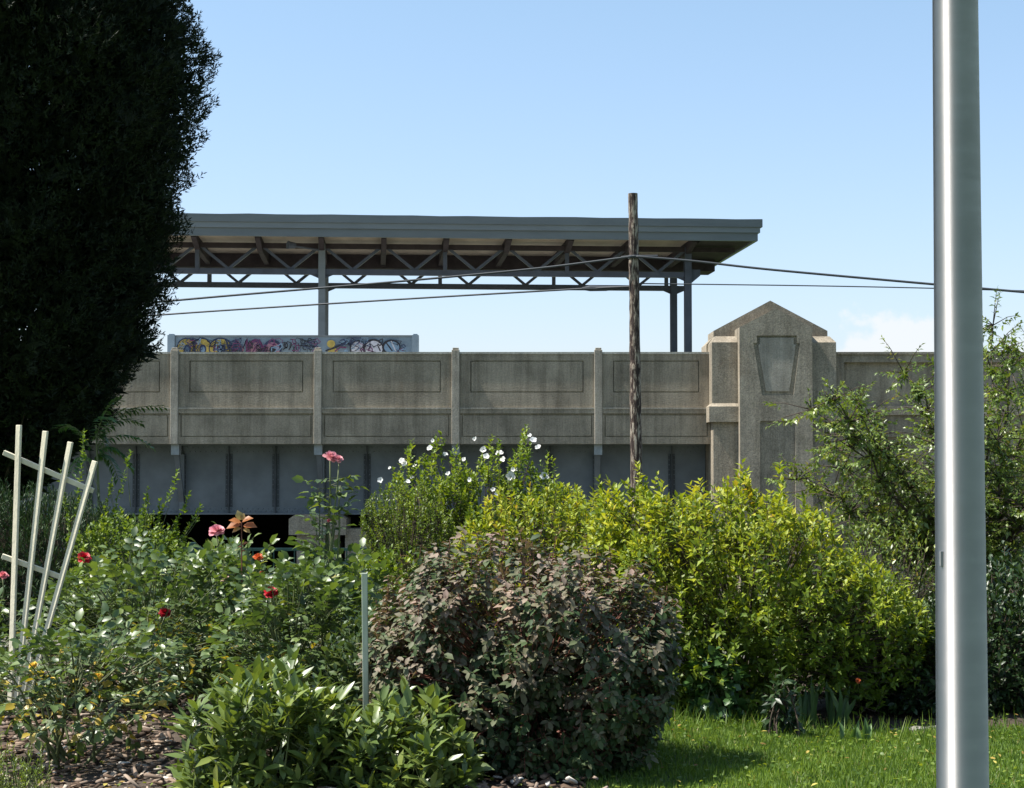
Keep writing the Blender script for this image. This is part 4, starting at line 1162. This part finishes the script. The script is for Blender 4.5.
# --- roses
def rose_bush(label, prof, D, depth, n, seed, basept, blooms, canes=7, tall=None, yellow=0):
    root = empty('rose_bush', basept, label, 'rose bush', 'rose bushes in the mulched bed')
    P, N = profile_points(prof, D, depth, int(n * 1.5), seed, .5, .15)
    r = np.random.default_rng(seed)
    P[:, 2] = np.maximum(P[:, 2], basept[2] + .12)
    if tall is not None:
        P = np.concatenate([P, tall[0]]); N = np.concatenate([N, tall[1]])
    n = len(P)
    Dir = N * .8 + np.array([0, 0, .35]) + r.normal(0, .35, N.shape)
    # compound leaf: five leaflets in one plane
    Dir = unit(Dir)
    Dir[:, 2] *= .5; Dir = unit(Dir)
    S = unit(np.cross(Dir, UPV + r.normal(0, .25, (n, 3)))); Nn = np.cross(S, Dir)
    LP = []; LA = []; LN = []; LL = []
    for (t, s, ang_) in ((.13, 0, 0), (.09, 1, 1.0), (.09, -1, -1.0), (.045, 1, 1.15), (.045, -1, -1.15)):
        LP.append(P + Dir * t); LA.append(Dir * math.cos(ang_) + S * math.sin(ang_) + np.array([0, 0, -.18]) + r.normal(0, .12, (n, 3)))
        LN.append(Nn + r.normal(0, .28, (n, 3))); LL.append(r.uniform(.05, .078, n) * (1.1 if t > .1 else .9))
    LP = np.concatenate(LP); LA = np.concatenate(LA); LN = np.concatenate(LN); LL = np.concatenate(LL)
    rr = np.tile(r.random(n), 5) * .55 + r.random(n * 5) * .42
    low = LP[:, 2] < basept[2] + .5
    rr = np.where(low & (r.random(len(rr)) < .10 + yellow), 1.0, rr)
    k = r.choice(n, n // 2, replace=False)
    cen = np.array(basept) + np.array([0, 0, .2])
    leaves('foliage', LP, LA, LN, LL, LL * .66, M['lf_rose'], root, T_OVAL, rr, True, tw=[(P - Dir * .05, P + Dir * .13, .002, .0012, M['cane']), (P[k] * .7 + cen * .3 + np.array([0, 0, .03]), P[k], .0045, .0025, M['cane'])])
    mb = MB(); b = Vector(basept)
    ends = [Vector(P[i]) for i in r.choice(n, canes, replace=False)] + [Vector(q_) for q_ in [at(x, y + 6, D - .05) for (x, y, s, c, nm) in blooms]]
    for e in ends:
        st = b + Vector((r.normal(0, .05), r.normal(0, .05), -.04))
        mid = st.lerp(e, .45) + Vector(((e.x - st.x) * .15, r.normal(0, .05), .10))
        pts = [st.lerp(mid, t).lerp(mid.lerp(e, t), t) + Vector((r.normal(0, .006), r.normal(0, .006), 0)) for t in np.linspace(0, 1, 12)]
        mb.tube(pts, list(np.linspace(.011, .004, 12)), 6)
    mb.build('canes', M['cane'], root, smooth=True)
    for j, (x, y, s, c, nm) in enumerate(blooms):
        o = blossom(at(x, y + 3, D - .08), (r.normal(0, .25), -.55, .8), s * .86, M[c], root, 'rose_bloom', 20, label=nm, seed=seed + j)
    return root
rose_bush('leggy rose bush with bare dark stems and yellow flecked leaves in the front left corner', [(-20, 665, 710), (30, 640, 725), (80, 630, 735), (130, 625, 730), (165, 655, 710)], 9.9, .42, 140, 101,
          base_at(72, 9.9), [(34, 664, .035, 'f_yellow', 'yellow rose bloom'), (52, 677, .022, 'f_yellow', 'yellow rose bloom'), (98, 673, .03, 'f_yellow', 'yellow rose bloom')], canes=10, yellow=.12)
rose_bush('rose bush with two deep red blooms between the trellis and the pink roses', [(40, 610, 690), (70, 580, 700), (115, 556, 705), (165, 552, 700), (200, 560, 700), (225, 590, 690)], 11.6, .5, 330, 103,
          base_at(150, 11.6), [(84, 556, .055, 'f_red', 'deep red rose bloom'), (165, 611, .05, 'f_red', 'deep red rose bloom'), (152, 633, .03, 'f_pale', 'pale pink rose bloom')], canes=9, yellow=.05)
rose_bush('rose bush with two pink blooms held above it in front of the dark underpass', [(180, 600, 690), (200, 556, 700), (225, 540, 700), (255, 552, 700), (280, 590, 690)], 12.2, .42, 260, 105,
          base_at(225, 12.2), [(217, 529, .065, 'f_pink', 'large pink rose bloom'), (226, 579, .05, 'f_pale', 'pale pink rose bloom'), (258, 555, .04, 'f_orange', 'orange rose bloom'), (262, 571, .025, 'f_orange', 'small orange rose bloom')], canes=8)
tl = []; tn = []
r3 = np.random.default_rng(33)
for t in np.linspace(0, 1, 36):
    p = at(331 - 16 * t + r3.normal(0, 6), 478 + 92 * t, 11.3); tl.append(p[:]); tn.append((r3.choice([-1, 1]), r3.normal(0, .5), .2))
rose_bush('tallest rose bush carrying a salmon pink double bloom high above the others', [(285, 590, 690), (305, 560, 700), (335, 550, 700), (365, 570, 700), (385, 600, 690)], 11.3, .4, 230, 107,
          base_at(318, 11.3), [(330, 455, .055, 'f_pink', 'salmon pink rose bloom'), (338, 457, .042, 'f_pink', 'salmon pink rose bloom'), (329, 518, .018, 'f_hot', 'small pink rosebud'), (286, 601, .025, 'f_red', 'small dark red rosebud'), (334, 603, .02, 'f_red', 'dark red rosebud')], canes=7, tall=(np.array(tl), np.array(tn)))
rose_bush('low rose bush with one crimson bloom left of the wooden stake', [(230, 620, 700), (255, 588, 705), (290, 578, 710), (330, 584, 710), (360, 620, 700)], 10.9, .4, 260, 109,
          base_at(290, 10.9), [(271, 591, .055, 'f_red', 'crimson rose bloom')], canes=7)
rose_bush('rose bush at the left edge with a faded bloom beside the trellis foot', [(-60, 620, 700), (-25, 590, 710), (10, 600, 710), (35, 630, 700)], 11.6, .35, 130, 111,
          base_at(-10, 11.6), [(3, 573, .04, 'f_hot', 'faded red rose bloom')], canes=7)
rose_bush('wide leafy rose bush without open blooms filling the gap behind the red rose', [(150, 600, 690), (190, 588, 700), (240, 590, 705), (290, 585, 700), (340, 592, 690)], 12.9, .4, 260, 113,
          base_at(260, 12.9), [], canes=8)
# bronze young shoot standing against the dark underpass
b = base_at(241, 12.0); root = empty('bronze_rose_shoot', b, 'single tall stem topped with a whorl of bronze leaves beside the pink rose', 'plant')
m = MB(); m.tube([Vector(b), at(242, 600, 12), at(241.5, 522, 12)], [.006, .005, .004], 6); m.build('stem', M['cane_red'], root)
LP = []; LA = []; LN = []; LL = []
for (px, py, ax, az, L) in ((241, 523, -.9, .35, .10), (242, 522, .9, .45, .10), (241, 525, -1, -.1, .12), (243, 526, 1, .05, .12), (241, 528, -.8, -.3, .08), (243, 529, .8, -.3, .07), (241, 520, -.35, 1, .085), (242, 520, .25, .9, .06), (242, 545, .9, .5, .055), (242, 547, -.7, .1, .03), (241, 552, .6, .3, .04)):
    p = at(px, py, 12); LP.append(p[:]); LA.append((ax, -.25, az)); LN.append((0, -.6, 1 if abs(ax) > .5 else .2)); LL.append(L * .82)
leaves('foliage', np.array(LP), np.array(LA), np.array(LN), np.array(LL), np.array(LL) * .78, M['lf_bronze'], root, T_OVAL, np.array([.6, .5, .3, .35, .9, .95, 1, .9, .2, .1, .15]), True)
yg = [(190, 560, 600), (205, 540, 610), (230, 535, 610), (250, 548, 605)]
shrub('yellowing_shrub', 'small yellowing shrub under the big pink bloom', 'shrub', yg, 13.6, .25, 130, M['lf_box'], M['cane'], 121,
      base_at(220, 13.6), L=.07, W=.03, slen=.15, nl=8, updir=.8, stems=8)

# --- lance leaved perennials in front
def perennial(label, prof, D, depth, n, seed, basept, L=.135, W=.042, mat='lf_peony'):
    return shrub('peony_plant', label, 'plant', prof, D, depth, n, M[mat], M['cane'], seed, basept, L=L, W=W, slen=.10, nl=7, updir=.8, T=T_OVAL, opposite=False, spread=60,
                 stems=20, rmain=.007, smooth=True, group='lance leaved plants along the front', inner=.45, jit=.3, taper=.4)
perennial('broad clump of long bright green lance leaves at the front beside the mulch', [(185, 720, 800), (215, 690, 830), (250, 668, 830), (290, 662, 830), (320, 680, 830), (350, 700, 800)], 8.95, .4, 360, 131, base_at(265, 8.8))
perennial('narrower clump of lance leaves in front of the mauve shrub', [(330, 720, 800), (360, 700, 830), (400, 690, 830), (440, 695, 830), (475, 730, 800)], 8.9, .35, 240, 133, base_at(400, 8.8), L=.115, W=.044)
shrub('feathery_weed', 'fine feathery green weed at the bottom left corner', 'plant', [(-30, 745, 830), (0, 735, 830), (30, 742, 830), (55, 760, 820)], 9.0, .25, 160, M['lf_box'], M['cane'], 141,
      base_at(12, 9.0), L=.03, W=.008, slen=.12, nl=12, updir=1.2, stems=8, opposite=False)
# ivy-like leaves climbing at the shrub foot, low golden sprig
shrub('ivy', 'bright green broad leaves growing at the foot of the golden shrub', 'plant', [(688, 660, 720), (705, 645, 735), (725, 640, 738), (742, 665, 725)], 11.3, .15, 70, M['lf_dark2'], M['cane'], 151,
      base_at(715, 11.3), L=.07, W=.06, slen=.12, nl=6, updir=.4, T=T_OVAL, stems=6, opposite=False, smooth=True, droop=.3, rmain=.005)
shrub('low_golden_sprig', 'low golden leafed sprig at the lawn edge left of the ivy', 'plant', [(672, 690, 708), (690, 680, 715), (708, 690, 715)], 11.8, .15, 40, M['lf_yellow'], M['cane'], 153,
      base_at(692, 11.8), L=.06, W=.03, slen=.1, nl=8, updir=.5, stems=5)
shrub('dark_sucker', 'dark leafy sucker drooping to the lawn at the foot of the golden shrub', 'plant', [(762, 690, 745), (780, 660, 752), (800, 690, 745)], 10.75, .14, 45, M['lf_dark'], M['bark'], 157,
      base_at(780, 10.7), L=.07, W=.03, slen=.12, nl=7, updir=-.2, droop=.3, stems=6, rmain=.006)
# mauve flower
mf = empty('mauve_flower', base_at(624, 10.0), 'single mauve flower in the shade at the right foot of the mauve shrub', 'flower')
pp = at(623, 712, 9.75); mm_ = MB(); mm_.tube([Vector(mf.location), pp], .003, 5); mm_.build('stem', M['cane'], mf); blossom(pp, (0, -1, .5), .035, M['f_mauve'], mf, 'bloom', 20, seed=5)
of = empty('orange_flower', base_at(858, 11.9), 'tiny orange flower low in the right side of the golden shrub', 'flower')
pp = at(858, 681, 11.1); mm_ = MB(); mm_.tube([Vector(of.location), pp], .003, 5); mm_.build('stem', M['cane'], of); blossom(pp, (0, -1, .5), .017, M['f_orange'], of, 'bloom', 20, seed=6)

# irises
def iris(px, D, n, h, seed, label, lean=0):
    b = base_at(px, D); root = None
    r = np.random.default_rng(seed)
    P = np.tile(np.array(b), (n, 1)) + r.normal(0, 1, (n, 3)) * np.array([.08, .05, 0])
    A = np.stack([r.normal(lean, .28, n), r.normal(-.05, .15, n), np.ones(n)], 1)
    N = np.stack([r.normal(0, .4, n), -np.ones(n), r.normal(0, .2, n)], 1)
    o = leaves('iris_clump', P, A, N, r.uniform(.6, 1.1, n) * h, .035, M['iris'], None, T_IRIS)
    return tag(o, label, 'plant', 'iris clumps along the border')
T_IRIS = (np.array([(0, .35, 0), (0, -.35, 0), (.4, .5, .3), (.4, -.5, .3), (.75, .38, 0), (.75, -.38, 0), (1, 0, -1.2), (.4, 0, 0), (.75, 0, -.5), (0, 0, 0)]),
          [(1, 3, 7, 9), (9, 7, 2, 0), (3, 5, 8, 7), (7, 8, 4, 2), (5, 6, 8), (8, 6, 4)])
iris(806, 11.4, 12, .34, 1, 'iris clump with the broadest upright blades at the right of the golden shrub foot', .1)
iris(838, 11.45, 7, .28, 2, 'thin iris clump nearest the pale border stones', .15)
iris(745, 11.6, 12, .27, 3, 'low iris clump half hidden under the middle of the golden shrub', .35)
iris(672, 12.3, 14, .40, 4, 'iris clump in the gap between mauve and golden shrubs', -.05)
iris(850, 10.6, 6, .14, 6, 'small tuft of blades out on the lawn', .1)

# stones along the border
r = np.random.default_rng(6)
for i, (px, D, s) in enumerate(((905, 11.25, .05), (918, 11.2, .065), (932, 11.25, .05), (650, 12.5, .09), (665, 12.4, .06), (640, 12.6, .08), (893, 11.25, .035))):
    b = base_at(px, D); bm = bmesh.new(); bmesh.ops.create_icosphere(bm, subdivisions=2, radius=1)
    sc_ = np.array([s, s * .7, s * .35]) 
    for v in bm.verts:
        k_ = 1 + .18 * math.sin(v.co.x * 5 + i) * math.cos(v.co.y * 4 + i * 2) + r.normal(0, .05)
        v.co = Vector((v.co.x * sc_[0] * k_, v.co.y * sc_[1] * k_, v.co.z * sc_[2] * k_))
    me = bpy.data.meshes.new('border_stone'); bm.to_mesh(me); bm.free(); me.materials.append(M['stone'])
    o = bpy.data.objects.new('border_stone', me); o.location = (b[0], b[1], b[2] + s * .15); COL.objects.link(o)
    tag(o, ('small pale stone left of the largest border stone, behind the lawn near the flagpole', 'largest flat pale border stone on the lawn edge left of the flagpole', 'pale border stone nearest the flagpole, at the right end of its row', 'middle pale stone of the three at the lawn edge beside the mauve shrub', 'rightmost small stone of the three beside the mauve shrub', 'leftmost stone of the three beside the mauve shrub', 'smallest pale stone at the left end of the row near the flagpole')[i], 'stone', 'flat stones edging the lawn')

# ---------------------------------------------------------------- trellis and stake
DT = 10.7
tr = empty('fan_trellis', base_at(14, DT), 'weathered white wooden fan trellis leaning among the roses at the left', 'trellis')
for (x0_, y0_, x1_, y1_) in ((19, 425, 10, 712), (45.5, 431, 15, 712), (70.5, 442, 21, 706), (95, 461, 27, 700)):
    m = MB(); m.bar(at(x1_, y1_, DT), at(x0_, y0_, DT), .034, .018, up=(.42, .9, 0)); m.build('slat', M['lath'], tr, bevel=.003)
for (x0_, y0_, x1_, y1_) in ((3.5, 452.5, 93.5, 491), (2, 556, 61, 577)):
    m = MB(); m.bar(at(x0_, y0_, DT + .018), at(x1_, y1_, DT + .018), .031, .016, up=(.42, .9, 0)); m.build('crossbar', M['lath'], tr, bevel=.003)
p0, p1 = at(367.3, 720, 9.25), at(364.5, 573, 9.25)
sk = MB(); sk.bar(p0 + Vector((0, 0, -.4)), p1, .03, .024, up=(0, 1, 0))
o = sk.build('garden_stake', M['stake'], bevel=.003); tag(o, 'short grey green wooden stake upright between roses and the mauve shrub', 'stake')

# ---------------------------------------------------------------- ground cover
def chips():
    n = 9000
    r = np.random.default_rng(8)
    x = r.uniform(-5, .42, n); y = r.uniform(8.4, 13.9, n)
    z = terrain(x, y) + .015 + r.uniform(0, .03, n)
    P = np.stack([x, y, z], 1)
    a = r.random(n) * 6.28
    A = np.stack([np.cos(a), np.sin(a), r.normal(0, .22, n)], 1); N = np.stack([r.normal(0, .3, n), r.normal(0, .3, n), np.ones(n)], 1)
    box_t = (np.array([(0, -.5, 0), (1, -.4, 0), (1, .5, 0), (0, .4, 0), (.05, -.4, .45), (.95, -.3, .4), (.9, .4, .45), (.1, .3, .4)]),
             [(3, 2, 1, 0), (4, 5, 6, 7), (0, 1, 5, 4), (1, 2, 6, 5), (2, 3, 7, 6), (3, 0, 4, 7)])
    L = r.gamma(3, .014, n) + .012; W = L * r.uniform(.25, .6, n)
    o = leaves('wood_chips', P, A, N, L, np.minimum(W, .03), M['chips'], None, box_t, r.random(n))
    tag(o, 'brown and grey wood chip mulch covering the rose bed', 'mulch', kind='stuff')
M['chips'] = leaf_mat('wood chip', [(0, (.05, .032, .022)), (.4, (.15, .10, .07)), (.7, (.29, .22, .17)), (.93, (.42, .36, .30)), (1, (.65, .63, .6))], 0.0, .85, .2)
chips()
def grass(name, x0, x1, y0, y1, n, h, seed, label, clip=False):
    r = np.random.default_rng(seed)
    x = r.uniform(x0, x1, n); y = r.uniform(y0, y1, n)
    if clip: k_ = (y < lawn_edge(x) + r.normal(0, .05, n)); x = x[k_]; y = y[k_]; n = len(x)
    cl = .6 + .5 * np.sin(x * 4.1 + 1.3 * np.sin(y * 3.3)) * np.sin(y * 5.2 + x)
    P = np.stack([x, y, terrain(x, y) - .004], 1)
    A = np.stack([r.normal(0, .38, n), r.normal(0, .38, n), np.ones(n)], 1); N = np.stack([r.normal(0, 1, n), r.normal(0, 1, n), r.normal(0, .2, n)], 1)
    L = h * r.uniform(.5, 1.15, n) * (.75 + .35 * cl); 
    rr = np.clip(r.random(n) * .75 + .2 * cl, 0, 1); rr[r.random(n) < .03] = 1
    o = leaves(name, P, A, N, L, .006, M['grass'], None, T_BLADE, rr)
    tag(o, label, 'grass', kind='stuff')
grass('lawn_grass', .36, 4.3, 8.6, 13.6, 110000, .055, 1, 'short bright green lawn grass in front of the golden shrub', True)
grass('lawn_grass', -8, 4, 13.6, 21.5, 60000, .07, 2, 'shaded lawn grass behind the rose bed')
grass('lawn_grass', .9, 3.2, 10.7, 12.5, 2500, .15, 3, 'longer unmown grass along the border', True)
grass('lawn_grass', -9, 9, 3, 8.6, 60000, .05, 4, 'lawn grass nearest the camera below the frame')
grass('lawn_grass', 4.3, 9, 8.6, 16, 50000, .06, 5, 'lawn grass right of the flagpole', True)

def litter(name, n, x0, x1, y0, y1, mat, L, W, label, cat, seed, T=T_OVAL, clip=True, lift=.03, tilt=.35):
    r = np.random.default_rng(seed); x = r.uniform(x0, x1, n); y = r.uniform(y0, y1, n)
    if clip: k_ = y < lawn_edge(x) + .3; x = x[k_]; y = y[k_]; n = len(x)
    P = np.stack([x, y, terrain(x, y) + lift * r.uniform(.4, 1.2, n)], 1); a = r.random(n) * 6.28
    A = np.stack([np.cos(a), np.sin(a), r.normal(0, tilt, n)], 1); N = np.stack([r.normal(0, .3, n), r.normal(0, .3, n), np.ones(n)], 1)
    o = leaves(name, P, A, N, r.uniform(.6, 1.2, n) * L, W, mat, None, T, None, True)
    tag(o, label, cat, kind='stuff')
M['lf_dry'] = leaf_mat('fallen leaf', [(0, (.16, .09, .03)), (.6, (.34, .24, .06)), (1, (.45, .40, .10))], .2, .7, .2)
litter('fallen_leaves', 150, .4, 3.6, 8.8, 12.5, M['lf_dry'], .035, .018, 'dry yellow and brown leaves fallen on the lawn', 'fallen leaves', 21, lift=.045)
litter('fallen_leaves', 500, -4.5, .4, 8.6, 13.5, M['lf_dry'], .04, .024, 'dry leaves lying on the wood chip mulch', 'fallen leaves', 22, clip=False, lift=.04)
litter('lawn_weeds', 1500, .4, 3.8, 8.8, 12.6, M['lf_sprout'], .03, .022, 'clover and broad leaved weeds among the lawn grass', 'weeds', 23, lift=.05, tilt=.2)
litter('lawn_weeds', 700, -3.6, .4, 8.6, 11.5, M['lf_sprout'], .035, .022, 'small weeds sprouting through the mulch', 'weeds', 24, clip=False, lift=.03, tilt=.6)
